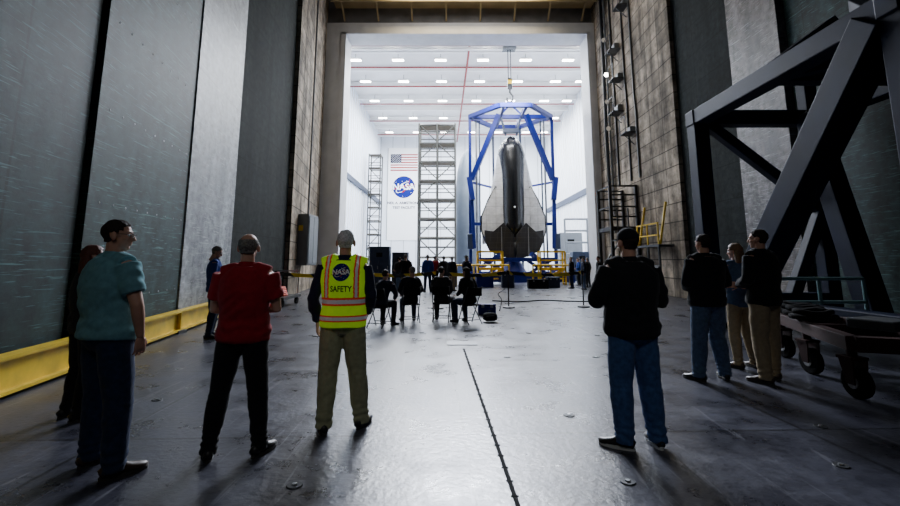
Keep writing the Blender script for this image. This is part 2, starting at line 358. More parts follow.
def person(label, loc, rz, H=1.78, pose=None, top='f_black', sleeve='long', pants='j_blue', shoe='shoeb', sole='soled', hair='short', hairm='hair_d',
           skin='skin', girth=1.0, belly=0.0, hem=-.12, loose=.02, near=True, turn=0, nod=0, seated=False, fem=False, legloose=.018, group=None, name='person'):
    q = dict(P=(0,0,.93), N=(0,-.012,1.50), hip=(.092,0,.92), knee=(.112,.02,.50), ankle=(.135,-.03,.09), foot=12,
             sh=(.183,-.012,1.435), elbow=(.245,-.045,1.16), wrist=(.255,.06,.92), hd=(0,.15,-1), pn=(-1,0,0), curl=.5)
    if seated:
        q.update(P=(0,0,.54), N=(0,.03,1.11), hip=(.095,.02,.53), knee=(.15,.42,.53), ankle=(.15,.38,.09), sh=(.183,.02,1.045), elbow=(.25,.05,.79), wrist=(.17,.30,.68), hd=(-.3,1,-.1), pn=(0,0,-1))
    q.update(pose or {})
    root = empty(name, loc, label, 'person', group, rz); S = H/1.78; root.scale = (S,S,S)
    G = lambda k, s: Vector((q[k+('R' if s > 0 else 'L')])) if (k+('R' if s > 0 else 'L')) in q else Vector((s*q[k][0], q[k][1], q[k][2]))
    V = lambda k, s: q.get(k+('R' if s > 0 else 'L'), q[k])
    P = Vector(q['P']); N = Vector(q['N']); vox = .0095 if near else .022; n = 16 if near else 10
    def torso(b, inf, t0, t1, flare=0):
        pts = []; rr = []
        rs = [r for r in RINGS if t0 < r[0] < t1]
        def at(t):
            for a, c in zip(RINGS, RINGS[1:]):
                if a[0] <= t <= c[0]:
                    k = (t-a[0])/(c[0]-a[0]); return (t, a[1]+(c[1]-a[1])*k, a[2]+(c[2]-a[2])*k)
            return RINGS[0] if t < 0 else RINGS[-1]
        rs = [at(t0)] + rs + [at(t1)]
        for t, hw, hd in rs:
            g = girth if t < .95 else 1; bel = belly*max(0, 1-abs(t-.25)/.35)
            wf = (.9 if (fem and .15 < t < .5) else 1)*(.93 if fem and t > .5 else 1)
            fl = flare*max(0, 1-(t-t0)/.3)
            bow = -.02*math.sin(max(0, min(1, t))*PI*.9)
            pts.append(P + (N-P)*t + Vector((0, bow+bel*.6, 0))); rr.append((hw*g*wf+inf+bel*.3+fl, hd*g+inf+bel*.5+fl))
        b.loft(pts, rr, n=n+4)
    def shoulders(b, inf):
        for s in (-1, 1):
            sh = G('sh', s); b.loft([N+Vector((s*.02,0,-.055)), N.lerp(sh, .5)+Vector((0,0,.002)), sh], [.054+inf*.5, .052+inf, .058+inf], ref=(0,1,0), n=n)
    def arm(b, s, inf, u0, u1):
        sh, el, wr = G('sh', s), G('elbow', s), G('wrist', s)
        K = [(0,.058),(.35,.053),(.8,.045),(1.0,.042),(1.3,.042),(1.7,.033),(2.0,.027)]
        def pt(u): return sh.lerp(el, u) if u <= 1 else el.lerp(wr, u-1)
        def rad(u):
            for a, c in zip(K, K[1:]):
                if a[0] <= u <= c[0]: return (a[1]+(c[1]-a[1])*(u-a[0])/(c[0]-a[0]))*(girth**.5)
            return .03
        us = [u0] + [k[0] for k in K if u0 < k[0] < u1] + [u1]
        b.loft([pt(u) for u in us], [rad(u)*(.9 if fem else 1) + inf*(1 if u < 1.9 else .8) for u in us], n=n)
    def leg(b, s, inf, u1):
        h, k, a = G('hip', s), G('knee', s), G('ankle', s)
        K = [(0,.094),(.3,.088),(.7,.068),(1,.058),(1.3,.058),(1.7,.042),(2,.037)]
        us = [x for x in K if x[0] <= u1]
        pts = [(h.lerp(k, u) if u <= 1 else k.lerp(a, u-1)) for u, _ in us]
        rr = [r*(girth**.5)+inf*(.6 if u < .5 else 1.1 if u < 1.5 else 1.3) for u, r in us]
        if u1 > 1.9 and inf > .008:
            e = G('ankle', s); e.z -= .045; pts.append(e); rr.append(.037+inf*1.5)
        b.loft(pts, rr, n=n)
    hp = N + Vector((0, .012, .155)); HM = Matrix.Translation(hp) @ Euler((R(nod), 0, R(turn))).to_matrix().to_4x4()
    b = MB(); torso(b, -.004, -.17, 1.06); shoulders(b, -.004)
    for s in (-1, 1):
        arm(b, s, -.003, 0, 2); leg(b, s, -.006, 2)
        a = G('ankle', s); fa = R(s*V('foot', s)); dv = Vector((math.sin(fa), math.cos(fa), 0))
        b.loft([a-dv*.03-Vector((0,0,.02)), a+dv*.07-Vector((0,0,.045)), a+dv*.15-Vector((0,0,.06))], [.035,.032,.022], n=10)
    mes = [melt(b, vox*1.1, 3)]
    b = MB()
    b.ell((0,-.014,.032), (.074,.093,.084)); b.ell((0,.028,-.028), (.056,.06,.082)); b.ell((0,.058,-.088), (.026,.024,.022))
    b.ell((0,.066,.028), (.052,.02,.016)); b.ell((.035,.052,-.02), (.022,.025,.02)); b.ell((-.035,.052,-.02), (.022,.025,.02))
    b.loft([(0,.082,.02),(0,.098,-.008),(0,.108,-.026),(0,.088,-.034)], [.008,.010,.014,.011], n=8)
    b.ell((0,.083,-.052), (.023,.011,.006), u=10, v=6); b.ell((0,.082,-.063), (.020,.011,.007), u=10, v=6)
    for s in (-1, 1): b.ell((s*.080,-.008,-.006), (.012,.022,.033), Euler((.15,0,s*-.35)), 10, 8)
    b.loft([(0,-.02,-.20),(0,-.012,-.12),(0,-.012,-.04)], [(.060,.062),(.056,.058),(.054,.058)], n=14)
    bmesh.ops.transform(b.bm, matrix=HM, verts=b.bm.verts)
    mes.append(melt(b, .0052 if near else .011, 2))
    for s in (-1, 1):
        pv = V('pn', s)
        mes.append(hand_mesh(G('wrist', s), V('hd', s), (pv[0]*s, pv[1], pv[2]), s, V('curl', s), near, .95 if not fem else .86))
    body = link_me('body', join_me(mes), M[skin], root)
    for s in (-1, 1):
        if near:
            b = MB(); b.ell((s*.030,.074,.006), (.0125,.0115,.0085), u=10, v=8); bmesh.ops.transform(b.bm, matrix=HM, verts=b.bm.verts)
            e = b.build('eye', M['eyew'], root, LOCAL, True)
            b = MB(); b.ell((s*.030,.084,.006), (.0055,.0028,.0055), u=8, v=6); bmesh.ops.transform(b.bm, matrix=HM, verts=b.bm.verts); b.build('iris', M['iris'], e, LOCAL, True)
            b = MB(); b.loft([(s*.014,.089,.025),(s*.03,.088,.030),(s*.048,.076,.026)], [.003,.004,.002], n=5); bmesh.ops.transform(b.bm, matrix=HM, verts=b.bm.verts); b.build('eyebrow', M[hairm], root, LOCAL, True)
    s1 = 1 if loc[0] > 0 else -1
    def wrinkle(me, amp, kind):
        for v, nn in zip(me.vertices, [x.vector.copy() for x in me.vertex_normals]):
            c = v.co; w = noise.noise(Vector((c.x*7+loc[0]*5, c.y*7, c.z*9)))*amp*1.2
            w += amp*.9*max(0, noise.noise(Vector((c.x*5, c.y*5, c.z*4+loc[1]))))*math.sin(c.z*62+c.x*s1*55+3*noise.noise(c*4+Vector(loc)))
            if kind == 'pants' and not seated:
                k = max(0, 1-abs(c.z-.12)/.12) + .3*max(0, 1-abs(c.z-.48)/.10)
                w += amp*.9*k*math.sin(c.z*105+5*noise.noise(c*7+Vector(loc)))
            if kind == 'top': w += amp*.8*max(0, 1-abs(c.z-1.02)/.18)*math.sin(c.z*55+4*noise.noise(c*6))
            v.co = c + nn*w
        me.update()
    b = MB(); torso(b, .010, -.17, .12)
    for s in (-1, 1): leg(b, s, legloose, 2)
    me = melt(b, vox, 3); wrinkle(me, .0065 if near else .003, 'pants'); link_me('trousers', me, M[pants], root)
    b = MB(); torso(b, loose, hem, .985, .010); shoulders(b, loose*.7)
    for s in (-1, 1): arm(b, s, loose*.8+(.006 if sleeve == 'short' else 0), 0, .72 if sleeve == 'short' else 1.93)
    me = melt(b, vox, 3); wrinkle(me, .0070 if near else .003, 'top')
    topo = link_me('shirt' if sleeve == 'short' or loose < .022 else 'jacket', me, M[top], root)
    if near:
        b = MB(); c0 = N + Vector((0, -.002, .0)); b.loft([c0+Vector((0,0,-.035)), c0+Vector((0,0,.004)), c0+Vector((0,.003,.034))], [(.088,.084),(.074,.071),(.066,.064)], n=20, cap=False)
        b.loft([c0+Vector((0,0,-.035)), c0+Vector((0,0,.004)), c0+Vector((0,.003,.034))], [(.082,.078),(.068,.065),(.061,.059)], n=20, cap=False)
        b.build('collar', M[top], root, LOCAL, True)
    for s in (-1, 1):
        a = G('ankle', s); fa = R(s*V('foot', s)); dv = Vector((math.sin(fa), math.cos(fa), 0)); sd = Vector((dv.y, -dv.x, 0)); base = Vector((a.x, a.y, 0 if a.z < .2 else a.z-.09))
        prof = [(-.075,.030,.035,.038),(-.05,.038,.046,.048),(0,.040,.055,.056),(.05,.041,.048,.05),(.10,.046,.036,.038),(.15,.047,.030,.032),(.19,.036,.026,.028),(.208,.018,.020,.022)]
        b = MB()
        b.loft([base+dv*p[0]+Vector((0,0,p[3])) for p in prof], [(p[1], p[2]*.95) for p in prof], ref=sd, n=12)
        b.loft([base+Vector((0,0,.04)), base+Vector((0,0,.12))], [(.046,.05),(.042,.046)], ref=sd, n=12)
        for v in b.bm.verts: v.co.z = max(v.co.z, base.z+.016)
        sh = b.build('shoe', M[shoe], root, LOCAL, True)
        b = MB(); out = []
        for k in range(20):
            t = k*2*PI/20; x = .067+.147*math.cos(t); w = (.049 if x > .05 else .042)*math.sin(t); out.append(base+dv*x+sd*w)
        b.poly(out, (0,0,.024)); b.build('sole', M[sole], sh, LOCAL)
        if near:
            b = MB()
            for k in range(4):
                c = base+dv*(.045+k*.022)+Vector((0,0,.097-.0135*k)); b.tube(c-sd*.02, c+sd*.02, .003, 5)
            b.build('laces', M['black' if sole == 'soled' else 'sole'], sh, LOCAL, True)
    def inhair(p):
        x, y, z = p
        if hair == 'bald': return z < .066 - max(0, y)*.9 and z > -.052 and y < .035 and not (abs(x) > .06 and abs(y) < .022 and z < .02)
        if y < -.03: front = -.055
        elif y < .022: front = .020 if abs(x) > .05 else -.045
        elif y < .05: front = .03
        else: front = .068
        return z > front
    if hair != 'none':
        b = MB(); b.ell((0,-.014,.030), (.0765,.0965,.0885), u=40 if near else 20, v=30 if near else 14)
        b.ell((0,-.042,-.022), (.056,.044,.050), u=24 if near else 12, v=16 if near else 8)
        for v in b.bm.verts:
            d = (v.co - Vector((0,-.014,.02)))
            if inhair(v.co): v.co += d.normalized()*(.003 + (.006*noise.noise(v.co*60) + .005*noise.noise(v.co*25) if near else 0) + (.008 if fem else 0))
            else: v.co -= d.normalized()*.026
        if hair == 'long':
            b.loft([(0,-.035,.06),(0,-.062,.0),(0,-.07,-.08),(0,-.075,-.17),(0,-.072,-.24),(0,-.068,-.27)], [(.06,.04),(.084,.052),(.092,.05),(.095,.045),(.075,.032),(.03,.015)], n=20)
            for v in b.bm.verts:
                if v.co.z < -.02: v.co.y += .006*math.sin(v.co.x*160); v.co.x += .004*noise.noise(v.co*30)
        bmesh.ops.transform(b.bm, matrix=HM, verts=b.bm.verts); b.build('hair', M[hairm], root, LOCAL, True)
    return root, HM, topo, torso, shoulders
def extra(root, HM, mb, name, m, parent=None, smooth=True):
    bmesh.ops.transform(mb.bm, matrix=HM, verts=mb.bm.verts); return mb.build(name, m, parent or root, LOCAL, smooth)

# 1 teal polo
r1, H1, t1, _, _ = person('person in a teal polo shirt and glasses, dark jeans, standing before the yellow beam', (-2.54,3.46,0), R(-28), 1.82,
    dict(ankleR=(.17,.04,.09), ankleL=(-.19,.06,.09), kneeR=(.135,.05,.50), kneeL=(-.14,.05,.50), elbowR=(.30,.02,1.16), wristR=(.262,.085,.93), elbowL=(-.28,0,1.15), wristL=(-.24,.1,.93), hdR=(-.1,.1,-1), hdL=(0,.2,-1), curl=.6),
    top='f_teal', sleeve='short', pants='j_navy', shoe='shoebr', hairm='hair_d', girth=1.18, belly=.06, hem=-.02, loose=.026, turn=-42, nod=-2, legloose=.026)
b = MB()
for s in (-1, 1):
    b.path([(s*.03+.02*math.cos(a*PI/5), .099, .004+.015*math.sin(a*PI/5)) for a in range(11)], .0022, 5)
    b.path([(s*.05,.097,.008),(s*.076,.05,.012),(s*.082,-.005,.01)], .0022, 5)
b.path([(-.01,.102,.008),(.01,.102,.008)], .0022, 5)
extra(r1, H1, b, 'glasses', M['blackpaint'])
person('person with long auburn hair in dark clothes, mostly hidden behind the teal polo shirt', (-3.62,4.62,0), R(-30), 1.66, top='f_black2', pants='f_black', hair='long', hairm='hair_r', fem=True, skin='skin2', turn=-10)
# 2 red T-shirt
person('person in a dark red T-shirt and black trousers, feet apart, arms folded in front', (-1.66,3.74,0), R(6), 1.73,
    dict(ankleR=(.17,.03,.09), ankleL=(-.20,-.02,.09), kneeR=(.14,.02,.50), kneeL=(-.15,.0,.50), elbowR=(.255,.02,1.15), wristR=(.03,.22,1.14), elbowL=(-.255,.02,1.15), wristL=(-.03,.25,1.10), hdR=(-1,.1,0), hdL=(1,.1,0), pn=(0,-1,0), foot=22),
    top='f_red', sleeve='short', pants='f_black', hairm='hair_s', girth=1.08, belly=.05, hem=-.10, loose=.022, hair='bald', turn=4)
# 3 safety vest
r3, H3, t3, torso3, shoulders3 = person('grey-haired person in a lime safety vest with orange bands and olive trousers', (-.985,4.28,0), R(2), 1.80,
    dict(ankleR=(.17,.10,.09), ankleL=(-.13,-.04,.09), kneeR=(.13,.06,.50), kneeL=(-.12,.0,.50), elbowR=(.255,-.04,1.17), wristR=(.205,.12,1.0), elbowL=(-.27,-.05,1.15), wristL=(-.25,.07,.93), hdR=(-.4,.6,-.6), hdL=(0,.3,-1), foot=16),
    top='f_navy', sleeve='long', pants='olive', hairm='hair_g', girth=1.05, belly=.03, hem=.0, loose=.012, legloose=.026, turn=8, nod=2)
b = MB(); torso3(b, .032, -.07, .97, .006); shoulders3(b, .030)
vm = melt(b, .006, 3)
for v in vm.vertices: v.co += v.normal*.006*noise.noise(v.co*8)
for m_ in ('lime','orange','silver'): vm.materials.append(M[m_])
for p in vm.polygons:
    c = p.center; k = 0; ax = abs(c.x)
    if 1.090 < c.z < 1.160: k = 2 if 1.108 < c.z < 1.142 else 1
    elif .950 < c.z < 1.005: k = 2 if .964 < c.z < .992 else 1
    elif .108 < ax < .156 and c.z > 1.1: k = 2 if .121 < ax < .143 else 1
    p.material_index = k
vest = bpy.data.objects.new('safety_vest', vm); C.objects.link(vest); vest.parent = r3; vest['label'] = 'lime hi-vis vest with orange and silver bands, NASA emblem and SAFETY on the back'
bvh = BVHTree.FromPolygons([v.co for v in vm.vertices], [p.vertices for p in vm.polygons])
def proj(x, z):
    h = bvh.ray_cast(Vector((x, -1, z)), Vector((0, 1, 0)))
    return h[0].y if h[0] else -.15
emblem(vest, 0, 1.385, .078, -.004, proj)
b = MB(); flat_add(b, text_mesh('SAFETY', .058, True), .004, 1.238, -.009, proj, .98, 1.2); b.build('lettering', M['f_navy'], vest, LOCAL)
# 4 blue
person('person in a deep blue long-sleeved shirt standing by the left wall, looking down', (-4.72,9.2,0), R(-70), 1.80,
    dict(elbowR=(.24,.0,1.17), wristR=(.08,.26,1.18), elbowL=(-.24,0,1.17), wristL=(-.08,.26,1.18), hd=(0,1,.2), pn=(0,0,1)), top='f_blue', pants='j_navy', hairm='hair_s', nod=-22, loose=.021, hem=-.08)
# 5 cap
r5, H5, t5, _, _ = person('person in a black baseball cap and black jacket with blue jeans', (1.535,3.92,0), R(8), 1.78,
    dict(ankleR=(.165,.0,.09), ankleL=(-.12,.0,.09), kneeR=(.135,.02,.50), kneeL=(-.11,.03,.50), elbowR=(.28,.0,1.17), wristR=(.13,.24,1.22), elbowL=(-.30,.02,1.17), wristL=(-.16,.26,1.25), hdR=(-.8,.6,.2), hdL=(.5,.8,.5), pn=(0,-1,0), footL=48, footR=8, curl=.8),
    top='f_black', pants='j_blue', sole='sole', hairm='hair_d', girth=1.16, belly=.04, hem=-.13, loose=.036, legloose=.028, turn=6)
b = MB(); b.ell((0,-.012,.045), (.084,.104,.086), u=32, v=20)
for v in list(b.bm.verts):
    if v.co.z < .03: v.co.z = .03 + (v.co.z-.03)*.12
cap = extra(r5, H5, b, 'cap', M['f_black'])
b = MB(); out = [(.075*math.cos(a), .075+.085*math.sin(a), .036-.02*abs(math.cos(a))) for a in [k*PI/12 for k in range(13)]]; b.poly(out, (0,0,.006)); extra(r5, H5, b, 'brim', M['f_black'], cap, False)
b = MB(); b.ell((0,-.012,.132), (.008,.008,.005), u=8, v=6); extra(r5, H5, b, 'button', M['f_black'], cap)
b = MB(); b.cbox((-.14,.315,1.285), (.012,.075,.15)); ph = b.build('smartphone', M['blackpaint'], None, LOCAL, False, .004)
ph.matrix_world = Matrix.Translation(r5.location) @ Matrix.Rotation(R(8), 4, 'Z'); tag(ph, 'small black phone held up by the person in the baseball cap', 'phone')
# 6 right group
person('person in black jacket and washed blue jeans, leftmost of the group by the navy truss', (3.36,6.02,0), R(10), 1.86,
    dict(ankleR=(.16,.0,.09), ankleL=(-.19,.0,.09), kneeL=(-.14,.02,.5), elbowR=(.28,-.02,1.17), wristR=(.12,.2,1.1), elbowL=(-.28,-.02,1.17), wristL=(-.12,.2,1.1), hdR=(-1,.3,0), hdL=(1,.3,0), pn=(0,-1,0), foot=20),
    top='f_black', pants='j_grey', hairm='hair_d', girth=1.16, belly=.03, hem=-.1, loose=.034, legloose=.028, turn=8)
person('person with light brown hair, denim jacket and khaki trousers, between two people in black', (4.20,6.7,0), R(12), 1.76,
    dict(elbow=(.25,.0,1.17), wrist=(.1,.2,1.15), hd=(-.6,.7,0), pn=(0,-1,0)), top='denim', pants='khaki', shoe='shoebr', hair='long', hairm='hair_b', fem=True, skin='skin2', turn=14, loose=.026)
person('person in a black jacket and khaki trousers looking left, rightmost of the standing group', (4.05,5.95,0), R(24), 1.92,
    dict(ankleR=(.14,.05,.09), ankleL=(-.16,-.04,.09), elbowR=(.27,.0,1.16), wristR=(.14,.2,1.08), elbowL=(-.26,.0,1.17), wristL=(-.1,.22,1.1), hd=(-.5,.8,0), pn=(0,-1,0)), top='f_black', pants='khaki', shoe='shoebr', hairm='hair_d', girth=1.10, loose=.032, hem=-.1, legloose=.026, turn=18)

# chairs and seated people
def make_chair(loc, rz, label, group):
    t = empty('folding_chair', loc, label, 'chair', group, rz)
    MB().cbox((0,.0,.445), (.42,.40,.03)).build('seat', M['black'], t, LOCAL, False, .01)
    MB().cbox((0,-.215,.76), (.42,.025,.20)).build('backrest', M['black'], t, LOCAL, False, .01)
    for s in (-1, 1):
        MB().tube((s*.215,-.225,.88), (s*.215,.20,.0), .013).build('leg', M['darkmetal'], t, LOCAL, True)
        MB().tube((s*.195,.14,.45), (s*.195,-.24,.0), .013).build('leg', M['darkmetal'], t, LOCAL, True)
    MB().tube((-.215,.12,.12), (.215,.12,.12), .01).build('stretcher', M['darkmetal'], t, LOCAL, True)
    MB().tube((-.195,-.17,.10), (.195,-.17,.10), .01).build('stretcher', M['darkmetal'], t, LOCAL, True)
    return t
seats = [(-1.62,10.7,-22,'f_navy','short','hair_d','leaning forward in the chair beside the safety vest',dict(N=(0,.22,1.05),sh=(.183,.21,.98),elbow=(.25,.30,.73),wrist=(.13,.45,.62))),
         (-.98,11.5,14,'f_black','short','hair_s','second from the left in the seated row',dict(N=(.03,.0,1.12),elbow=(.28,.0,.80))),
         (-.22,11.7,-4,'f_black2','short','hair_d','third from the left in the seated row',dict(kneeR=(.28,.38,.53),ankleR=(.30,.30,.09))),
         (.48,11.3,34,'f_black','long','hair_d','with long hair at the right end of the row',dict(N=(-.03,.10,1.10),sh=(.18,.09,1.03)))]
ch = None; ordn = ['at the left end of','second from the left in','third from the left in','at the right end of']
for i, (x, y, a, tp, hr, hm, d, pz) in enumerate(seats):
    lab = 'black folding chair ' + ordn[i] + ' the seated row'
    if ch is None: ch = make_chair((x,y,0), R(a), lab, 'folding chairs of the seated row')
    else: dup(ch, (x,y,0), R(a), lab)
    person('seated person in dark clothes ' + d, (x,y,-.01), R(a), 1.76, pz, top=tp, pants='j_navy' if i % 2 else 'f_black', hair=hr, hairm=hm, near=False, seated=True, fem=(hr=='long'), hem=-.1, loose=.026, turn=(-8,20,-25,12)[i])
far = [(-1.95,20,'f_black','khaki','dark jacket standing just left of the group behind the seated row',0),(-1.10,22.5,'f_blue','j_navy','blue top standing behind the seated row, left of three',10),
       (-.78,24.0,'f_red','f_black','red top far behind the seated row',-20),(-.30,21.8,'f_black2','j_navy','charcoal top behind the seated row, near the scaffold',30),(.10,23.2,'f_black','khaki','black top and khaki trousers behind the seated row',-30),
       (.75,20.5,'f_navy','f_black','navy clothes right of the group, near the blue frame',-50),(-2.6,23.5,'f_black2','j_grey','charcoal top and pale jeans near the equipment cabinets',40),
       (6.75,25.4,'f_black','j_navy','black top, leftmost of the far group at the right doorway edge',60),(7.15,24.4,'f_navy','j_grey','navy top, second of the far group at the doorway edge',80),
       (7.9,26.2,'f_black2','f_black','charcoal clothes beside the right door jamb',40),(7.55,23.2,'f_black','j_navy','black jacket beside the dark stair platform',70),(8.0,28.4,'f_blue','f_black','blue top right of the spacecraft',90),(8.9,31.5,'f_black','khaki','black top inside the white room by the right jamb',-60)]
for x, y, tp, pn, d, a in far:
    person('small distant person in ' + d, (x,y,0), R(a), random.uniform(1.68,1.84), dict(elbow=(.27,.02,1.16), wrist=(.12,.2,1.08), hd=(-.5,.8,0), pn=(0,-1,0)) if random.random() < .5 else None, top=tp, pants=pn, near=False, loose=.028, hem=-.08, hairm=random.choice(['hair_d','hair_s']), turn=random.uniform(-30,30), shoe='shoeb')

# ------------------------------------------------------------------ setting
struct('floor', MB().box(-30,30,-12,66,-.3,0), M['floor'])
fl = bpy.data.objects['floor']
b = MB(); b.bar((.236,8.1,.002), (.46,2.0,.002), .030, .004); tr = b.build('trench_cover', M['black'], fl)
b = MB()
for k in range(30):
    t = k/30; p = Vector((.236,8.1,.004)).lerp(Vector((.46,2.0,.004)), t+.01); b.cbox(p, (.05,.012,.004))
b.build('slot', M['black'], tr)
b = MB(); b.cbox((.22,8.6,.006), (.55,.36,.012)); b.build('access_plate', M['galv'], fl)
b = MB(); b.cbox((-2.4,9.6,.006), (.7,.5,.012)); b.build('access_plate', M['darkmetal'], fl)
W = [(-4.35,-2.0),(-4.85,3.0),(-5.48,6.65),(-6.10,10.2),(-6.70,13.7),(-7.04,19.4),(-8.3,27.9)]
ZT = 21
b = MB()
for (x0,y0),(x1,y1) in zip(W, W[1:]): b.hexa([(x0-1.2,y0,0),(x0-.05,y0,0),(x1-.05,y1,0),(x1-1.2,y1,0),(x0-1.2,y0,ZT),(x0-.05,y0,ZT),(x1-.05,y1,ZT),(x1-1.2,y1,ZT)])
wl = struct('wall_left', b, M['concrete_d'])
def wpanel(i, off, mt, nm, t0=0., t1=1.):
    (x0,y0),(x1,y1) = W[i], W[i+1]; a = Vector((x0,y0,0)).lerp(Vector((x1,y1,0)), t0); c = Vector((x0,y0,0)).lerp(Vector((x1,y1,0)), t1)
    b = MB(); b.hexa([a+Vector((-.05,0,0)), a+Vector((off,0,0)), c+Vector((off,0,0)), c+Vector((-.05,0,0)), a+Vector((-.05,0,ZT)), a+Vector((off,0,ZT)), c+Vector((off,0,ZT)), c+Vector((-.05,0,ZT))])
    return b.build(nm, mt, wl)
wpanel(0, .0, M['steel_dark'], 'steel_panel'); wpanel(1, .0, M['steel_dark'], 'steel_panel', 0, .975)
wpanel(2, .07, M['steel_green'], 'steel_panel', 0, .985)
wpanel(3, .10, M['steel_mid'], 'aluminium_panel', 0, .98)
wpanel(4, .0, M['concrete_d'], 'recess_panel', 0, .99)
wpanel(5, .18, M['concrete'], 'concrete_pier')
b = MB()
for k in range(9):
    for j in range(13):
        y = W[2][1]+.3+k*.38; x = W[2][0]+(W[3][0]-W[2][0])*(y-W[2][1])/(W[3][1]-W[2][1]); b.ell((x+.07,y,.9+j*1.5), (.012,.02,.02), u=6, v=4)
b.build('rivet', M['metal'], wl)
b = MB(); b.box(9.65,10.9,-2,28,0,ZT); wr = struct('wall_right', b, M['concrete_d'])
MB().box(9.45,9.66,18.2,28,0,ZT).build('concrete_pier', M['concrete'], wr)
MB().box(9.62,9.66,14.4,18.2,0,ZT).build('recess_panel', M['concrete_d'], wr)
MB().box(9.42,9.66,12.1,14.3,0,ZT).build('aluminium_panel', M['steel_brown'], wr)
MB().box(9.60,9.66,4,12.0,0,ZT).build('steel_panel', M['steel_green'], wr)
struct('ceiling', MB().box(-10,12,-2,30,ZT,ZT+.4), M['ceil_d'])
b = MB(); b.box(-12,-8.2,28,29,0,ZT); b.box(10.0,16,28,29,0,ZT); b.box(-8.2,10.0,28,29,17.0,ZT); wf = struct('wall_front', b, M['header'])
b = MB(); b.box(-8.35,-6.8,27.6,29.2,0,17.0); b.box(8.95,10.0,27.6,29.2,0,17.0); b.box(-6.8,8.95,27.6,29.2,16.2,17.0); trm = struct('trim_1', b, M['frame'])
b = MB(); b.box(-7.1,-6.78,27.5,27.6,0,16.3); b.box(8.93,9.15,27.5,27.6,0,16.3); b.box(-7.1,9.15,27.5,27.6,16.18,16.35); b.build('door_seal', M['frame'], trm)
XL, XR, YB, ZR = -9.8, 13.5, 62, 19
struct('wall_back', MB().box(XL-.3,XR+.3,YB,YB+.3,0,ZR), M['roomwall'])
bb = MB()
for k in range(14): bb.box(XL+1.7*k,XL+1.7*k+.04,YB-.03,YB,0,ZR)
bb.build('panel_joint', M['grey'], bpy.data.objects['wall_back'])
bl = MB(); bl.box(XL-.3,XL,29.2,YB,0,ZR); o = struct('wall_left_room', bl, M['roomwall2']); o.name = 'wall_left.001'
b = MB()
for k in range(32): b.box(XL,XL+.06,30+k,30.08+k,0,ZR-.2)
b.build('wall_rib', M['white'], o)
MB().box(XL,XL+.25,30,61.8,9.2,9.7).build('crane_rail', M['bluegrey'], o)
br_ = MB(); br_.box(XR,XR+.3,29.2,YB,0,ZR); o = struct('wall_right_room', br_, M['roomwall']); o.name = 'wall_right.001'
b = MB()
for k in range(32): b.box(XR-.06,XR,30+k,30.08+k,0,ZR-.2)
b.build('wall_rib', M['white'], o)
MB().box(XR-.2,XR-.05,30,61.5,8.0,8.6).build('crane_rail', M['bluegrey'], o)
struct('ceiling_room', MB().box(XL-.3,XR+.3,29,YB+.3,ZR,ZR+.3), M['ceil']).name = 'ceiling.001'
cr = bpy.data.objects['ceiling.001']
for k in range(9): MB().ibeam((XL,31.5+k*3.6,ZR-.25),(XR,31.5+k*3.6,ZR-.25),.25,.45).build('roof_beam', M['white'], cr)
MB().box(XL,XR,29.2,YB,-.02,.006).build('epoxy_slab', M['roomfloor'], fl)
for k, y in enumerate((33.5,37.6,42,47,53,59)):
    b = MB(); b.tube((XL,y,ZR-.6),(XR,y,ZR-.6),.07); o = b.build('sprinkler_pipe', M['redpipe'], None, (0,y,ZR-.6)); tag(o, ['first','second','third','fourth','fifth','sixth'][k]+' red pipe across the white room ceiling, counted from the doorway', 'pipe', 'red pipes across the ceiling')
b = MB(); b.tube((1.6,30,ZR-.75),(1.0,61.99,ZR-.75),.09); tag(b.build('sprinkler_main', M['redpipe'], None, (1.3,45,ZR-.75)), 'long red pipe running away from the doorway under the white ceiling', 'pipe')
lp = None
for i, y in enumerate((32.2,36,40.6,45.8,51.6,57.6)):
    for j, x in enumerate((-8,-4.4,-.8,2.8,6.4,10.0,12.4)):
        d = 'white high-bay lamp, row %s from the doorway, %s from the left' % (['one','two','three','four','five','six'][i], ['first','second','third','fourth','fifth','sixth','seventh'][j])
        if lp is None:
            lp = empty('high_bay_lamp', (x,y,ZR-.7), d, 'ceiling lamp', 'high-bay lamps of the white room')
            MB().cbox((0,0,.1),(1.0,.4,.16)).build('housing', M['white'], lp, LOCAL)
            MB().cbox((0,0,.008),(.92,.34,.02)).build('diffuser', M['lamp'], lp, LOCAL)
            MB().tube((0,0,.18),(0,0,.7),.02).build('hanger', M['galv'], lp, LOCAL)
        else: dup(lp, (x,y,ZR-.7), None, d)
def area(name, loc, size, energy, col=(1,1,1), rot=(0,0,0), sy=None, spread=None):
    l = bpy.data.lights.new(name, 'AREA'); l.energy = energy; l.color = col; l.size = size
    if sy: l.shape = 'RECTANGLE'; l.size_y = sy
    if spread: l.spread = R(spread)
    o = bpy.data.objects.new(name, l); C.objects.link(o); o.location = loc; o.rotation_euler = rot; return o
for x in (-4.5, 2, 8.5):
    for y in (38, 46, 54): area('room_light', (x,y,ZR-1.2), 3.5, 2400, (.90,.95,1))
area('craft_fill_light', (3.5,29.6,13), 4, 1100, (.95,.97,1), (R(62),0,0), 1.5)  # added fill for the front of the craft; no fixture hangs here
area('jamb_fill_light', (1,20.5,19.5), 4, 190, (1,.95,.88), (R(50),0,0), None, 120)  # added fill aimed at the door frame and piers, no real fixture
area('wall_fill_light', (-.5,11.5,19.5), 3, 16, (.68,.95,.95), (0,R(52),0), None, 100)  # added fill brightening the left wall panels
area('wall_fill_light', (3,12,19.5), 3, 16, (1,.93,.86), (0,R(-48),0), None, 100)  # matching added fill for the right wall
area('door_fill_light', (1,30.5,15.5), 6, 430, (.80,.86,1), (R(-60),0,0), 1.5, 40)  # extra lamp strengthening the room's spill, throws shadows toward the camera
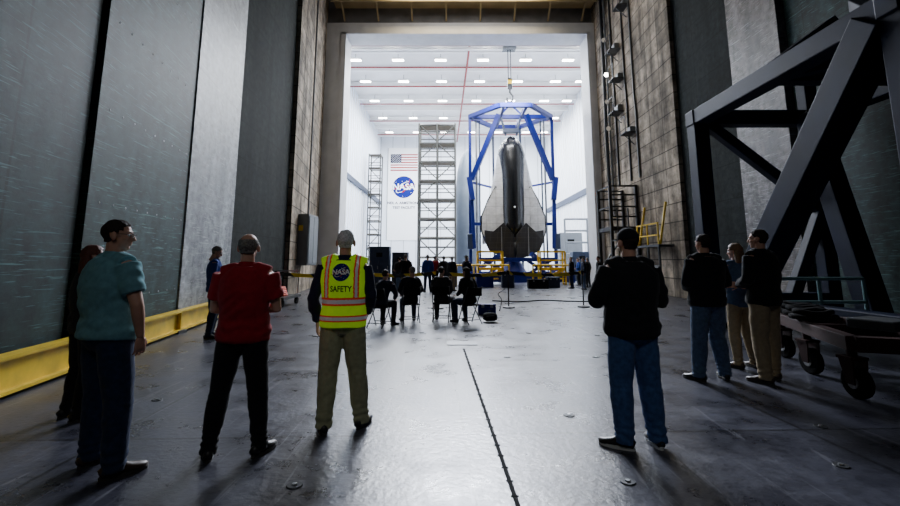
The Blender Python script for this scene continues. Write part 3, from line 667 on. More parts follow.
area('camera_fill_light', (.3,-2.5,7), 2.0, 16, (.95,.97,1), (R(49),0,0), 1.5, 80)  # unseen fill added behind the camera to lift the people's backs
w = bpy.data.worlds.new('world'); bpy.context.scene.world = w; w.use_nodes = True
w.node_tree.nodes['Background'].inputs[0].default_value = (.40,.65,.85,1); w.node_tree.nodes['Background'].inputs[1].default_value = .002

# banner
bn = empty('wall_banner', (-6.4,YB,4.3), 'white banner on the back wall with flag, round blue emblem and small lettering', 'banner')
MB().cbox((-6.4,YB-.06,10.8), (4.6,.05,13)).build('panel', M['white'], bn)
b = MB()
for s in (-1,1): b.cbox((-6.4+s*2.33,YB-.07,10.8),(.07,.07,13))
b.build('edge_trim', M['grey'], bn)
def flag(parent, x0, z0, w_, h_, y):
    b = MB()
    for k in range(13):
        b.mi = 0 if k % 2 == 0 else 1; b.box(x0, x0+w_, y-.01, y, z0+h_*k/13, z0+h_*(k+1)/13)
    f = b.build('flag', [M['red'], M['white']], parent)
    MB().box(x0,x0+w_*.4,y-.02,y,z0+h_*6/13,z0+h_).build('canton', M['flagblue'], f, parent.location)
    b = MB()
    for r_ in range(9):
        for c_ in range(6 if r_ % 2 == 0 else 5):
            cx = x0+w_*.4*((c_+.7+(.5 if r_ % 2 else 0))/6.4); cz = z0+h_*6/13+h_*7/13*((r_+.8)/9.6)
            pp = []
            for a in range(10):
                q = (.06 if a % 2 == 0 else .025)*w_/3.6; pp.append((cx+q*math.sin(a*PI/5), y-.03, cz+q*math.cos(a*PI/5)))
            b.poly(pp)
    b.build('star', M['white'], f, parent.location)
flag(bn, -8.35, 14.0, 3.8, 2.4, YB-.1)
bnl = bn.location.copy()
emblem(bn, -6.45-bnl.x, 11.7-bnl.z, 1.55, YB-.11-bnl.y)
b = MB(); flat_add(b, text_mesh('NEIL A. ARMSTRONG', .48, True), -6.4-bnl.x, 9.45-bnl.z, -.12); flat_add(b, text_mesh('TEST FACILITY', .48, True), -6.4-bnl.x, 8.8-bnl.z, -.12)
b.build('lettering', M['flagblue'], bn, LOCAL)

# ------------------------------------------------------------------ spacecraft
SX, SY = 4.6, 33.0
sc = empty('spaceplane', (SX,SY,1.7), 'black and white lifting-body spaceplane hanging nose-up inside the blue frame', 'spacecraft')
def ring(z, hw, hf, hb, n=48, pw=2.0, cy=0):
    out = []
    for k in range(n):
        a = k*2*PI/n; c, s = math.cos(a), math.sin(a)
        x = hw*math.copysign(abs(c)**(2/pw), c); y = (hf if s < 0 else hb)*math.copysign(abs(s)**(2/pw), s); out.append(Vector((SX+x, SY+y+cy, 1.7+z)))
    return out
def interp(tab, z):
    for a, c in zip(tab, tab[1:]):
        if a[0] <= z <= c[0]:
            k = (z-a[0])/(c[0]-a[0]); k = k*k*(3-2*k)*.25+k*.75
            return [a[i]+(c[i]-a[i])*k for i in range(len(a))]
    return list(tab[-1])
def skinrings(rs):
    b = MB(); pv = None
    for r_ in rs:
        cur = [b.bm.verts.new(p) for p in r_]
        if pv:
            for k in range(len(cur)): b._f([pv[k], pv[(k+1)%len(cur)], cur[(k+1)%len(cur)], cur[k]])
        else: b._f(cur)
        pv = cur
    b._f(pv); return b
hull = [(.35,1.25,.5,.7),(.7,1.60,.56,.8),(1.4,1.86,.62,.9),(2.6,1.94,.70,1.1),(4.0,1.78,.78,1.2),(5.2,1.52,.84,1.2),(6.2,1.32,.84,1.1),(7.2,1.14,.80,.98),(8.0,.94,.74,.86),(8.45,.74,.6,.68),(8.75,.48,.42,.46),(8.93,.28,.26,.28),(9.0,.10,.12,.13)]
zs = [.35+(9.0-.35)*k/48 for k in range(49)]
skinrings([ring(z, *interp(hull, z)[1:]) for z in zs]).build('fuselage', M['tile_white'], sc, None, True)
bel = [(1.5,.66,.9,.1),(2.2,.88,1.12,.1),(3.6,.94,1.22,.1),(5.0,.94,1.26,.1),(6.2,.96,1.22,.1),(7.0,1.02,1.12,.2),(7.7,1.02,1.0,.6),(8.2,.90,.92,.82),(8.55,.72,.72,.68),(8.85,.47,.48,.46),(9.03,.27,.28,.28),(9.12,.08,.1,.1)]
zs = [1.5+(9.12-1.5)*k/48 for k in range(49)]
skinrings([ring(z, *interp(bel, z)[1:]) for z in zs]).build('belly_tiles', M['tile_black'], sc, None, True)
for s in (-1, 1):
    wp = [(1.25,5.2),(1.80,4.2),(2.28,3.0),(2.30,2.0),(2.05,1.2),(1.3,1.3),(1.15,3.4)]
    b = MB(); b.poly([(SX+s*x, SY-.74+.12*x, 1.7+z) for x, z in wp], (0,.16,0)); wg = b.build('wing', M['tile_white'], sc, None, False, .03)
    b = MB(); b.path([(SX+s*x, SY-.66+.12*x, 1.7+z) for x, z in wp[:5]], .085, 8); b.build('leading_edge', M['tile_black'], wg, sc.location, True)
    b = MB(); b.poly([(SX+s*.08,SY-1.22,1.7+1.6),(SX+s*.80,SY-1.14,1.7+2.5),(SX+s*1.5,SY-.90,1.7+1.9),(SX+s*2.12,SY-.70,1.7+2.0),(SX+s*2.12,SY-.68,1.7+1.2),(SX+s*1.78,SY-.7,1.7+.5),(SX+s*.95,SY-.9,1.7+.12),(SX+s*.08,SY-1.1,1.7-.1)], (0,.22,0)); bf = b.build('body_flap', M['tile_grey'], sc, None, False, .03)
    MB().bar((SX+s*.95,SY-1.08,1.7+.15),(SX+s*.95,SY-1.12,1.7+2.2),.05,.02).build('tile_gap_strip', M['galv'], bf, sc.location)
    MB().poly([(SX+s*1.45,SY+.1,1.7+1.2),(SX+s*2.2,SY+.5,1.7+1.0),(SX+s*2.25,SY+.5,1.7+2.6),(SX+s*1.4,SY+.1,1.7+4.6)], (0,.12,0)).build('fin', M['tile_white'], sc)
MB().loft([(SX,SY,1.7-.1),(SX,SY,1.7+.35),(SX,SY,1.7+1.1)], [.55,.8,1.1], n=24).build('tail_adapter', M['darkmetal'], sc, None, True)
b = MB(); b.ell((SX,SY-1.24,1.7+3.6),(.07,.03,.07)); b.build('round_port', M['white'], sc, None, True)
# lifting frame
fr = empty('lifting_frame', (SX,SY,0), 'tall royal blue steel lifting frame standing around the spaceplane', 'frame')
hexp = [(-3.1,0),(-1.1,-2.6),(1.1,-2.6),(3.1,0),(1.1,2.6),(-1.1,2.6)]
b = MB()
for k in range(6):
    (x0,y0),(x1,y1) = hexp[k], hexp[(k+1)%6]
    b.bar((SX+x0,SY+y0,12.35),(SX+x1,SY+y1,12.35),.30,.30)
b.bar((SX-3.05,SY,12.35),(SX+3.05,SY,12.35),.28,.30); b.bar((SX-.8,SY-2.5,12.35),(SX-.8,SY+2.5,12.35),.2,.24); b.bar((SX+.8,SY-2.5,12.35),(SX+.8,SY+2.5,12.35),.2,.24)
b.build('top_ring', M['blue'], fr)
for s in (-1, 1):
    MB().bar((SX+s*3.1,SY,.7),(SX+s*3.1,SY,12.5),.22).build('post', M['blue'], fr)
    MB().bar((SX+s*2.6,SY+.5,.7),(SX+s*2.6,SY+.5,12.2),.12).build('guide_rail', M['galv'], fr)
    MB().bar((SX+s*2.35,SY+.5,.7),(SX+s*2.35,SY+.5,12.2),.10).build('guide_rail', M['bluegrey'], fr)
    MB().bar((SX+s*1.1,SY+2.6,.7),(SX+s*1.1,SY+2.6,12.3),.16).build('post', M['bluegrey'], fr)
    MB().bar((SX+s*1.0,SY-1.0,12.2),(SX+s*3.0,SY-.35,7.4),.34).build('diagonal_brace', M['blue'], fr)
    MB().bar((SX+s*3.2,SY-.35,7.6),(SX+s*2.95,SY-.5,5.9),.36).build('knuckle', M['blue'], fr)
    MB().bar((SX+s*3.0,SY-.35,6.2),(SX+s*2.85,SY-.5,2.4),.22).build('diagonal_brace', M['blue'], fr)
    MB().bar((SX+s*3.05,SY,4.2),(SX+s*2.3,SY+.3,4.2),.22).build('side_arm', M['blue'], fr)
    MB().bar((SX+s*3.05,SY,7.3),(SX+s*1.1,SY+2.6,7.3),.14).build('side_arm', M['blue'], fr)
    MB().cbox((SX+s*3.1,SY-.3,2.9),(.5,.5,1.1)).build('actuator', M['bluegrey'], fr, None, False, .05)
    MB().bar((SX+s*3.3,SY-3.4,.35),(SX+s*3.3,SY+3.2,.35),.4,.5).build('base_beam', M['blue'], fr)
    MB().bar((SX+s*3.1,SY-.6,.6),(SX+s*1.0,SY-1.6,2.0),.28).build('base_strut', M['blue'], fr)
    MB().bar((SX+s*.3,SY-1.9,.4),(SX+s*2.4,SY-1.9,1.6),.2).build('base_strut', M['blue'], fr)
    MB().bar((SX+s*2.4,SY-1.9,.4),(SX+s*.6,SY-1.9,1.6),.2).build('base_strut', M['blue'], fr)
MB().bar((SX-3.4,SY-2.6,.35),(SX+3.4,SY-2.6,.35),.4,.45).build('base_beam', M['blue'], fr)
MB().bar((SX-2.6,SY-1.9,1.6),(SX+2.6,SY-1.9,1.6),.24,.26).build('base_beam', M['blue'], fr)
MB().bar((SX-3.4,SY,.6),(SX+3.4,SY,.6),.5,.3).build('base_beam', M['blue'], fr)
MB().loft([(SX,SY,.0),(SX,SY,.8),(SX,SY,1.5)],[1.2,.9,.5],n=16).build('cradle', M['blue'], fr)
for s in (-1,1):
    MB().bar((SX+s*.75,SY-.2,12.3),(SX+s*.4,SY-.1,10.85),.14).build('sling_bar', M['bluegrey'], fr)
    MB().bar((SX+s*.8,SY-.4,12.4),(SX+s*.1,SY,13.25),.14).build('apex_bar', M['blue'], fr)
MB().cbox((SX,SY-.1,11.2),(1.2,.4,.3)).build('yoke', M['bluegrey'], fr)
hk = empty('crane_hook', (SX,SY,13.2), 'dark crane hook block hanging on cable above the blue frame', 'crane hook')
MB().cbox((SX,SY,15.0),(.36,.30,.9)).build('hook_block', M['darkmetal'], hk, None, False, .08)
MB().cbox((SX,SY-.16,15.1),(.30,.02,.3)).build('yellow_plate', M['yellow2'], hk)
b = MB(); b.path([(SX,SY,14.8),(SX,SY,14.3),(SX+.22,SY,14.0),(SX+.2,SY,13.65),(SX-.05,SY,13.5),(SX-.25,SY,13.65),(SX-.22,SY,13.85)],.08,8); b.build('hook', M['darkmetal'], hk, None, True)
for s in (-1,1): MB().tube((SX+s*.10,SY,15.4),(SX+s*.10,SY,ZR-1.26),.04).build('cable', M['darkmetal'], hk)
for s in (-1,1): MB().tube((SX,SY,13.6),(SX+s*.25,SY,13.3),.05).build('sling', M['darkmetal'], hk)
cb = empty('bridge_crane', (SX,SY,ZR-1.0), 'white bridge crane girder spanning under the white room ceiling', 'crane')
MB().ibeam((XL+.1,SY,ZR-1.15),(XR-.1,SY,ZR-1.15),.3,.2).build('girder', M['white'], cb); MB().cbox((SX,SY,ZR-1.15),(1.0,.7,.2)).build('trolley', M['grey'], cb)
def railing(name, pts, h, label, cat, m, z=0, grp=None, lev=(1,.5), r0=.035):
    r_ = empty(name, (pts[0][0],pts[0][1],z), label, cat, grp)
    for i,(x,y) in enumerate(pts): MB().tube((x,y,z),(x,y,z+h),r0).build('post', m, r_)
    for (a,c) in zip(pts, pts[1:]):
        for f in lev: MB().tube((a[0],a[1],z+h*f),(c[0],c[1],z+h*f),r0).build('rail', m, r_)
    return r_
railing('safety_railing', [(SX-4.2,SY-4.4),(SX-3.1,SY-4.4),(SX-2.0,SY-4.4),(SX-.9,SY-4.4)], 1.25, 'yellow safety railing in front of the spacecraft base, left half', 'railing', M['yellow2'], 0, None, (1,.5), .055)
railing('safety_railing', [(SX+.6,SY-4.4),(SX+1.7,SY-4.4),(SX+2.9,SY-4.4)], 1.25, 'yellow safety railing in front of the spacecraft base, right half', 'railing', M['yellow2'], 0, None, (1,.5), .055)
for s, nm in ((-1,'left'),(1,'right')):
    x = SX+s*2.0; y = SY-3.4; t = empty('work_platform', (x,y,0), 'yellow stepped work platform under the %s side of the spacecraft' % nm, 'platform')
    MB().cbox((x,y,1.0),(1.7,.8,.16)).build('deck', M['yellow2'], t)
    for a in (-1,1):
        for c_ in (-1,1): MB().bar((x+a*.8,y+c_*.35,0),(x+a*.8,y+c_*.35,2.1),.10).build('post', M['yellow2'], t)
        for zz in (1.55,2.1): MB().bar((x-.8,y+a*.35,zz),(x+.8,y+a*.35,zz),.10).build('rail', M['yellow2'], t)
        MB().bar((x-.8,y+a*.35,0.1),(x+.8,y+a*.35,1.0),.09).build('brace', M['yellow2'], t)
    for k in range(2): MB().cbox((x,y-.50-.2*k,.7-.3*k),(.9,.2,.08)).build('step', M['yellow2'], t)
for i, (x,y,w_,d_,h_,mt,lb) in enumerate(((2.0,26.6,1.0,.7,.8,'blue','royal blue equipment crate in front of the left end of the blue frame'),(8.7,30.1,.6,.6,1.5,'greyd','dark equipment crate right of the blue frame'),(4.9,25.6,1.1,.6,.5,'black','low black equipment case on the floor before the spacecraft'),(.0,27.2,.8,.6,1.0,'greyd','dark equipment crate left of the blue frame'),(5.9,26.3,.7,.6,.6,'bluegrey','small blue-grey case on the floor before the right railing'),(1.05,13.2,.5,.35,.3,'blue','small royal blue case on the floor right of the seated row'),(3.3,26.2,.7,.5,.9,'bluegrey','upright blue-grey tool chest in front of the left yellow platform'))):
    t = empty('equipment_crate', (x,y,0), lb, 'crate'); MB().cbox((x,y,h_*.42),(w_,d_,h_*.84)).build('body', M[mt], t, None, False, .03); MB().cbox((x,y,h_*.92),(w_*1.03,d_*1.03,h_*.16)).build('lid', M[mt], t, None, False, .02)
    for a in (-1,1): MB().cbox((x+a*w_*.25,y-d_/2-.02,h_*.8),(.08,.03,.08)).build('latch', M['metal'], t)

# ------------------------------------------------------------------ scaffold etc.
def scaffold(x0, x1, y0, y1, top, lifts, label, nx=2, r0=.10):
    t = empty('scaffold_tower', ((x0+x1)/2,(y0+y1)/2,0), label, 'scaffold'); xs = [x0+(x1-x0)*k/nx for k in range(nx+1)]
    for x in xs:
        for y in (y0,y1): MB().tube((x,y,0),(x,y,top),r0,6).build('standard', M['scaff'], t)
    for k in range(1, lifts+1):
        z = top*k/lifts - .15
        b = MB()
        for y in (y0,y1): b.tube((x0,y,z),(x1,y,z),r0*.8,6); b.tube((x0,y,z-.9),(x1,y,z-.9),r0*.6,6)
        for x in xs: b.tube((x,y0,z),(x,y1,z),r0*.6,6)
        b.build('ledger', M['scaff'], t)
        zb = top*(k-1)/lifts
        for i in range(nx):
            a, c = (xs[i], xs[i+1]) if (k+i) % 2 else (xs[i+1], xs[i]); MB().tube((a,y0,zb),(c,y0,z),r0*.6,6).build('cross_brace', M['scaff'], t)
        MB().box(x0,x1,y0+.2,y1-.2,z+.05,z+.14).build('deck', M['wood'], t)
    return t
scaffold(-3.25,.55,46,48.5,15.9,8,'tall brown tube scaffold tower in front of the back wall, beside the banner')
scaffold(-9.2,-7.9,50,51.5,13.6,9,'narrow pale access tower in the left back corner of the white room',1,.07)
t = empty('fairing', (2.0,50,0), 'pale grey pointed fairing shell standing behind the left side of the blue frame', 'fairing')
b = MB(); b.loft([(2.0,50,1),(2.0,50,9),(2.0,50,11.4),(2.0,50,13),(2.0,50,14.0)],[1.35,1.35,1.2,.8,.2],n=28); b.build('shell', M['shell'], t, None, True)
MB().cbox((2.0,50,.5),(2.6,2.6,1.0)).build('stand', M['bluegrey'], t)
def cabinet(x, y, w_, d_, h_, m, label, z=0, doors=1):
    t = empty('equipment_cabinet', (x,y,z), label, 'cabinet')
    MB().cbox((x,y,z+h_/2),(w_,d_,h_)).build('body', m, t, None, False, .02)
    for k in range(doors):
        ww = w_/doors; cx = x-w_/2+ww*(k+.5)
        dd = MB().cbox((cx,y-d_/2-.015,z+h_/2),(ww*.9,.03,h_*.92)).build('door', m, t)
        MB().cbox((cx+ww*.35,y-d_/2-.045,z+h_/2),(.03,.03,.16)).build('handle', M['metal'], dd, t.location)
    MB().cbox((x,y-d_/2-.03,z+h_*.8),(w_*.3,.02,h_*.1)).build('vent', M['black'], t)
    return t
cabinet(-3.9,25.5,1.1,.8,2.3,M['bluegrey'],'blue-grey equipment cabinet left of the doorway middle, behind the safety vest',doors=2)
cabinet(-2.85,26.2,.9,.8,2.0,M['greyd'],'dark grey equipment cabinet beside the blue-grey one',doors=1)
cabinet(-5.3,27.0,1.0,.8,1.5,M['grey'],'low grey cabinet near the left door jamb',doors=1)
cabinet(9.9,34.5,1.4,.9,2.2,M['bluegrey'],'blue-grey cabinet right of the spacecraft inside the white room',doors=2)
cabinet(11.6,44,2.2,1.2,4.2,M['grey'],'tall grey cabinet against the right wall deep in the white room',doors=3)
t = empty('electrical_panel', (-6.95,21.6,1.3), 'grey electrical panel on the left concrete pier', 'electrical panel')
MB().box(-7.3,-6.6,21.0,22.5,1.3,3.7).build('box', M['grey'], t, None, False, .03)
MB().box(-6.6,-6.57,21.08,21.72,1.4,3.6).build('door', M['grey'], t); MB().box(-6.6,-6.57,21.78,22.42,1.4,3.6).build('door', M['grey'], t)
b = MB(); b.box(-7.2,-6.65,20.98,20.995,1.4,3.6); b.build('side_door', M['grey'], t); MB().box(-7.05,-6.85,20.96,20.98,2.9,3.15).build('warning_sign', M['yellow2'], t)
MB().tube((-6.9,21.8,3.7),(-6.9,21.8,16),.05).build('conduit', M['galv'], t)
t = empty('hand_cart', (-5.9,15.8,0), 'black hand cart with orange hose bundle beside the left concrete pier', 'cart')
cx_, cy_ = -5.9, 15.8
MB().cbox((cx_,cy_,.28),(1.0,1.7,.08)).build('deck', M['blackpaint'], t)
for a in (-1,1):
    for c_ in (-1,1): MB().loft([(cx_+a*.4-.04,cy_+c_*.7,.12),(cx_+a*.4+.04,cy_+c_*.7,.12)],[.12,.12],ref=(0,0,1),n=14).build('wheel', M['black'], t)
for a in (-1,1): MB().tube((cx_+a*.4,cy_+.8,.3),(cx_+a*.4,cy_+.85,1.15),.025).build('handle', M['metal'], t)
MB().tube((cx_-.4,cy_+.85,1.15),(cx_+.4,cy_+.85,1.15),.025).build('handle', M['metal'], t)
b = MB()
for k in range(5): b.path([(cx_+(.3-.02*k)*math.cos(a*PI/8),cy_-.1+(.45-.02*k)*math.sin(a*PI/8),.36+.06*k) for a in range(17)],.035,6)
tag(b.build('hose_coil', M['orange'], None, (cx_,cy_-.1,.33)), 'orange hose coil lying on the black hand cart', 'hose')
# barrier tape
tapm, n_, l_, b_ = nt('black_yellow_hazard_tape'); tc_, v_ = vec_yz(n_, l_)
wv = n_.new('ShaderNodeTexWave'); wv.bands_direction = 'DIAGONAL'; wv.inputs['Scale'].default_value = .6; l_.new(v_.outputs[0], wv.inputs['Vector'])
rp = n_.new('ShaderNodeValToRGB'); rp.color_ramp.interpolation = 'CONSTANT'; rp.color_ramp.elements[0].color = (.01,.01,.01,1); rp.color_ramp.elements[1].position = .35; rp.color_ramp.elements[1].color = (1,.68,.01,1)
l_.new(wv.outputs['Fac'], rp.inputs['Fac']); l_.new(rp.outputs['Color'], b_.inputs['Base Color'])
st = None; xs = [-5.4,-3.0,-.4,1.9,4.4]
for i, x in enumerate(xs):
    lab = 'slim black barrier post, %s from the left along the hazard tape' % ['first','second','third','fourth','fifth'][i]; y = 14.2+.25*i
    if st is None:
        st = empty('barrier_post', (x,y,0), lab, 'barrier post', 'barrier posts')
        MB().loft([(0,0,0),(0,0,.04),(0,0,.06)],[.2,.2,.05],n=18).build('base', M['blackpaint'], st, LOCAL); MB().tube((0,0,.04),(0,0,1.12),.022).build('pole', M['blackpaint'], st, LOCAL); MB().loft([(0,0,1.06),(0,0,1.2)],[.04,.04],n=12).build('tape_head', M['black'], st, LOCAL)
    else: dup(st, (x,y,0), None, lab)
for i in range(4):
    b = MB()
    a = Vector((xs[i]+.05,14.2+.25*i,1.12)); c = Vector((xs[i+1]-.05,14.45+.25*i,1.12)); hh = .055
    for k in range(12):
        p = a.lerp(c, k/12); q_ = a.lerp(c, (k+1)/12); s0 = -.08*math.sin(PI*k/12); s1 = -.08*math.sin(PI*(k+1)/12)
        b.hexa([(p.x,p.y-.004,p.z+s0-hh),(p.x,p.y+.004,p.z+s0-hh),(q_.x,q_.y+.004,q_.z+s1-hh),(q_.x,q_.y-.004,q_.z+s1-hh),(p.x,p.y-.004,p.z+s0+hh),(p.x,p.y+.004,p.z+s0+hh),(q_.x,q_.y+.004,q_.z+s1+hh),(q_.x,q_.y-.004,q_.z+s1+hh)])
    tag(b.build('barrier_tape', tapm, None, tuple((a+c)/2)), 'yellow and black hazard tape, %s span from the left' % ['first','second','third','fourth'][i], 'barrier tape', 'hazard tape spans')
t = empty('backpack', (1.0,11.6,0), 'black backpack lying on the floor beside the last seated person', 'bag')
MB().cbox((1.0,11.6,.12),(.36,.26,.20), .3).build('sack', M['black'], t, None, False, .08); MB().cbox((1.0,11.46,.10),(.24,.08,.13), .3).build('pocket', M['black'], t, None, False, .03)
MB().path([(.93,11.6,.21),(.95,11.6,.27),(1.04,11.6,.27),(1.06,11.6,.21)],.012).build('handle', M['black'], t)
def cable(pts, r_, m, label):
    P_ = [Vector(p) for p in pts]; out = []
    for i in range(len(P_)-1):
        p0, p1, p2, p3 = P_[max(i-1,0)], P_[i], P_[i+1], P_[min(i+2,len(P_)-1)]
        for k in range(8):
            t = k/8; out.append(.5*((2*p1)+(p2-p0)*t+(2*p0-5*p1+4*p2-p3)*t*t+(3*p1-p0-3*p2+p3)*t**3))
    out.append(P_[-1]); b = MB(); b.path(out, r_, 6); return tag(b.build('floor_cable', m, None, tuple(P_[0]), True), label, 'cable')
cable([(1.6,17.4,.02),(2.6,17.0,.02),(3.6,17.6,.02),(5.0,17.1,.02),(6.6,18.0,.02),(8.2,17.5,.02)], .02, M['black'], 'thin black cable lying across the floor in front of the doorway')
cable([(3.0,25,.018),(2.6,23,.018),(2.2,21,.018),(2.0,17.9,.018),(1.5,14.0,.018)], .018, M['black'], 'thin black cable running from the spacecraft base toward the seated row')
an = None
AN = [(-1.05,3.3),(1.22,3.35),(1.17,4.7),(-2.0,5.0),(-3.2,5.2),(2.9,3.6),(3.4,4.4),(.9,7.4),(-1.6,7.6),(2.3,7.4),(-2.6,2.9),(-3.4,8.0),(3.0,9.5),(-.6,9.9)]
for i, (x, y) in enumerate(AN):
    if an is None:
        an = empty('floor_anchor', (x,y,0), 'small round steel anchor plate set in the concrete floor', 'floor anchor', 'round floor anchors set in the concrete')
        MB().loft([(0,0,0),(0,0,.008)],[.055,.05],n=20).build('plate', M['darkmetal'], an, LOCAL); MB().loft([(0,0,.008),(0,0,.016)],[.02,.018],n=6).build('bolt', M['metal'], an, LOCAL)
    else: dup(an, (x,y,0))
# yellow beam
t = empty('yellow_guard_beam', (-5.3,6,0), 'long yellow steel guard beam along the foot of the left wall', 'beam')
b = MB(); off = .26
for (x0,y0),(x1,y1) in zip(W[:4], W[1:4]): b.ibeam((x0+off,y0,.25),(x1+off,y1,.25),.2,.42,.04)
b.ibeam((W[3][0]+off,W[3][1],.25),(W[3][0]+off-.35,W[3][1]+2.1,.25),.2,.42,.04)
b.build('i_beam', M['yellow'], t)
for y in (1.5,4.2,7.2,9.8,11.8):
    for (x0,y0),(x1,y1) in zip(W, W[1:]):
        if y0 <= y < y1: x = x0+(x1-x0)*(y-y0)/(y1-y0)+off
    MB().cbox((x,y,.03),(.3,.3,.06)).build('foot_pad', M['darkmetal'], t); MB().cbox((x+.015,y,.25),(.16,.03,.34)).build('stiffener', M['yellow'], t)

# ------------------------------------------------------------------ catwalk, lamps, ladders
t = empty('catwalk', (1,27.2,18.0), 'tan steel catwalk with railing above the big doorway', 'catwalk')
MB().box(-7.6,9.4,26.6,27.9,18.2,18.35).build('deck', M['tan'], t); MB().box(-7.6,9.4,26.55,26.65,17.9,18.5).build('toe_board', M['tan'], t)
for k in range(15): MB().tube((-7.4+k*1.18,26.6,18.4),(-7.4+k*1.18,26.6,19.5),.04).build('post', M['tan'], t)
for z in (18.95,19.45): MB().tube((-7.6,26.6,z),(9.4,26.6,z),.04).build('rail', M['tan'], t)
for k in range(8): MB().bar((-7.0+k*2.25,27.9,17.3),(-7.0+k*2.25,26.7,18.2),.1).build('bracket', M['tan'], t)
tb = empty('cable_ladder', (9.1,25.6,0), 'vertical cable ladder crowded with conduits beside the right door jamb', 'cable ladder')
for a in (25.3,25.9): MB().bar((9.3,a,4),(9.3,a,20.5),.08).build('side_rail', M['galv'], tb)
b = MB()
for k in range(36): b.bar((9.3,25.3,4.2+k*.45),(9.3,25.9,4.2+k*.45),.05)
b.build('rung', M['galv'], tb)
for a in (25.4,25.55,25.7): MB().path([(9.2,a,4),(9.17,a,9),(9.22,a,14),(9.2,a,20.4)],.045).build('conduit', M['black'] if a < 25.6 else M['darkmetal'], tb)
for i, y in enumerate((21.9,22.95,24.6)):
    b = MB(); b.path([(9.40,y,5.6),(9.40,y,9+i),(9.40,y+.1,10+i),(9.40,y+.1,20)],.05,8); tag(b.build('conduit_pipe', M['darkmetal'] if i else M['galv'], None, (9.4,y,5.6)), ['pale','dark thin','dark bent'][i]+' conduit pipe climbing the right concrete pier, %s from the camera' % ['nearest','second','third'][i], 'pipe')
for i, (y, z, s) in enumerate(((23.8,17.3,.5),(22.4,15.0,.4),(23.9,13.2,.5),(23.6,11.4,.4),(23.9,9.6,.5),(22.4,8.0,.4))):
    t = empty('junction_box', (9.3,y,z), 'grey junction box with bracket on the right concrete pier, %s from the top' % ['first','second','third','fourth','fifth','sixth'][i], 'junction box', 'junction boxes on the right pier')
    MB().box(9.20,9.45,y-s/2,y+s/2,z,z+s*.8).build('box', M['galv'], t, None, False, .02); MB().box(9.18,9.20,y-s*.42,y+s*.42,z+.06,z+s*.72).build('lid', M['grey'], t)
    MB().box(8.85,9.45,y-s/2-.2,y+s/2+.2,z-.06,z-.02).build('shelf', M['darkmetal'], t); MB().bar((8.9,y,z-.06),(9.44,y,z-.6),.04).build('bracket', M['darkmetal'], t)
    for a in (-1,1): MB().bar((8.88,y+a*(s/2+.16),z-.02),(8.88,y+a*(s/2+.16),z+.8),.03).build('rail_post', M['darkmetal'], t)
    MB().bar((8.88,y-s/2-.16,z+.8),(8.88,y+s/2+.16,z+.8),.03).build('rail', M['darkmetal'], t)
fd = None
for i,(y,z,x) in enumerate(((24.9,17.6,8.65),(25.0,14.4,9.08),(24.9,12.2,9.08),(25.0,10.6,9.08),(25.0,9.0,9.08))):
    lab = 'flood lamp on the concrete beside the doorway, %s from the top' % ['first','second','third','fourth','fifth'][i]
    if fd is None:
        fd = empty('flood_lamp', (x,y,z), lab, 'flood lamp', 'flood lamps beside the right jamb')
        MB().loft([(0,-.16,0),(0,.02,0),(0,.2,0)],[.32,.25,.08],n=18).build('housing', M['galv'], fd, LOCAL, True); MB().loft([(0,-.175,0),(0,-.165,0)],[.29,.29],n=18).build('lens', M['flood'], fd, LOCAL)
        MB().bar((0,.05,0),(.78,.05,0),.05).build('bracket', M['darkmetal'], fd, LOCAL)
    else:
        o = dup(fd, (x,y,z), None, lab); o.scale = (.45,.45,.45)
        if i != 2:
            for c_ in o.children:
                if c_.name.startswith('lens'): c_.material_slots[0].link = 'OBJECT'; c_.material_slots[0].material = M['flooddim']
area('flood_spill', (8.3,22.6,17.2), .6, 100, (1,.93,.82), (R(-50),0,R(-30)))
area('catwalk_spill', (1,24.8,20.4), 9, 420, (1,.80,.48), (R(50),0,0), 1, 70)
t = empty('stair_platform', (8.4,22.5,0), 'dark steel stair platform with railings at the foot of the right concrete wall', 'stairs')
MB().box(8.0,9.4,22.3,24.3,3.0,3.2).build('deck', M['blackpaint'], t)
for x in (8.05,9.35):
    for y in (22.4,24.2): MB().bar((x,y,0),(x,y,5.3),.14).build('post', M['blackpaint'], t)
for z in (3.7,4.2,4.8,5.25):
    for y in (22.4,24.2): MB().bar((8.05,y,z),(9.35,y,z),.08).build('rail', M['blackpaint'], t)
for z in (4.2,5.25): MB().bar((8.05,22.4,z),(8.05,24.2,z),.07).build('rail', M['blackpaint'], t)
for z in (1.0,2.0):
    for y in (22.4,24.2): MB().bar((8.05,y,z-.9),(9.35,y,z+.9),.08).build('brace', M['blackpaint'], t)
for k in range(9): MB().bar((8.3,22.2,.3+.33*k),(8.8,22.2,.3+.33*k),.04).build('rung', M['darkmetal'], t)
for x in (8.28,8.82): MB().bar((x,22.2,0),(x,22.2,4.1),.06).build('ladder_rail', M['darkmetal'], t)
t = empty('raised_walkway', (9.0,20.0,0), 'raised steel walkway with bright yellow rails on the right concrete wall', 'walkway')
MB().box(8.75,9.42,19.0,21.2,2.1,2.2).build('deck', M['darkmetal'], t)
for y in (19.05,20.1,21.15):
    MB().bar((8.79,y,0),(8.79,y,2.1),.08).build('leg', M['darkmetal'], t); MB().bar((8.79,y,2.1),(8.79,y,3.1),.06).build('rail_post', M['yellow2'], t)
for z in (2.6,3.1): MB().bar((8.79,19.0,z),(8.79,21.2,z),.06).build('rail', M['yellow2'], t)
for y in (19.05,21.15): MB().bar((8.85,y,2.2),(9.2,y,4.0),.08).build('yellow_strut', M['yellow2'], t)
railing('storage_rack', [(10.2,40),(12.2,40),(13.2,40)], 5.2, 'tall grey rack of rails against the right wall of the white room', 'rack', M['grey'], 0, None, (1,.8,.6,.4,.2), .09)
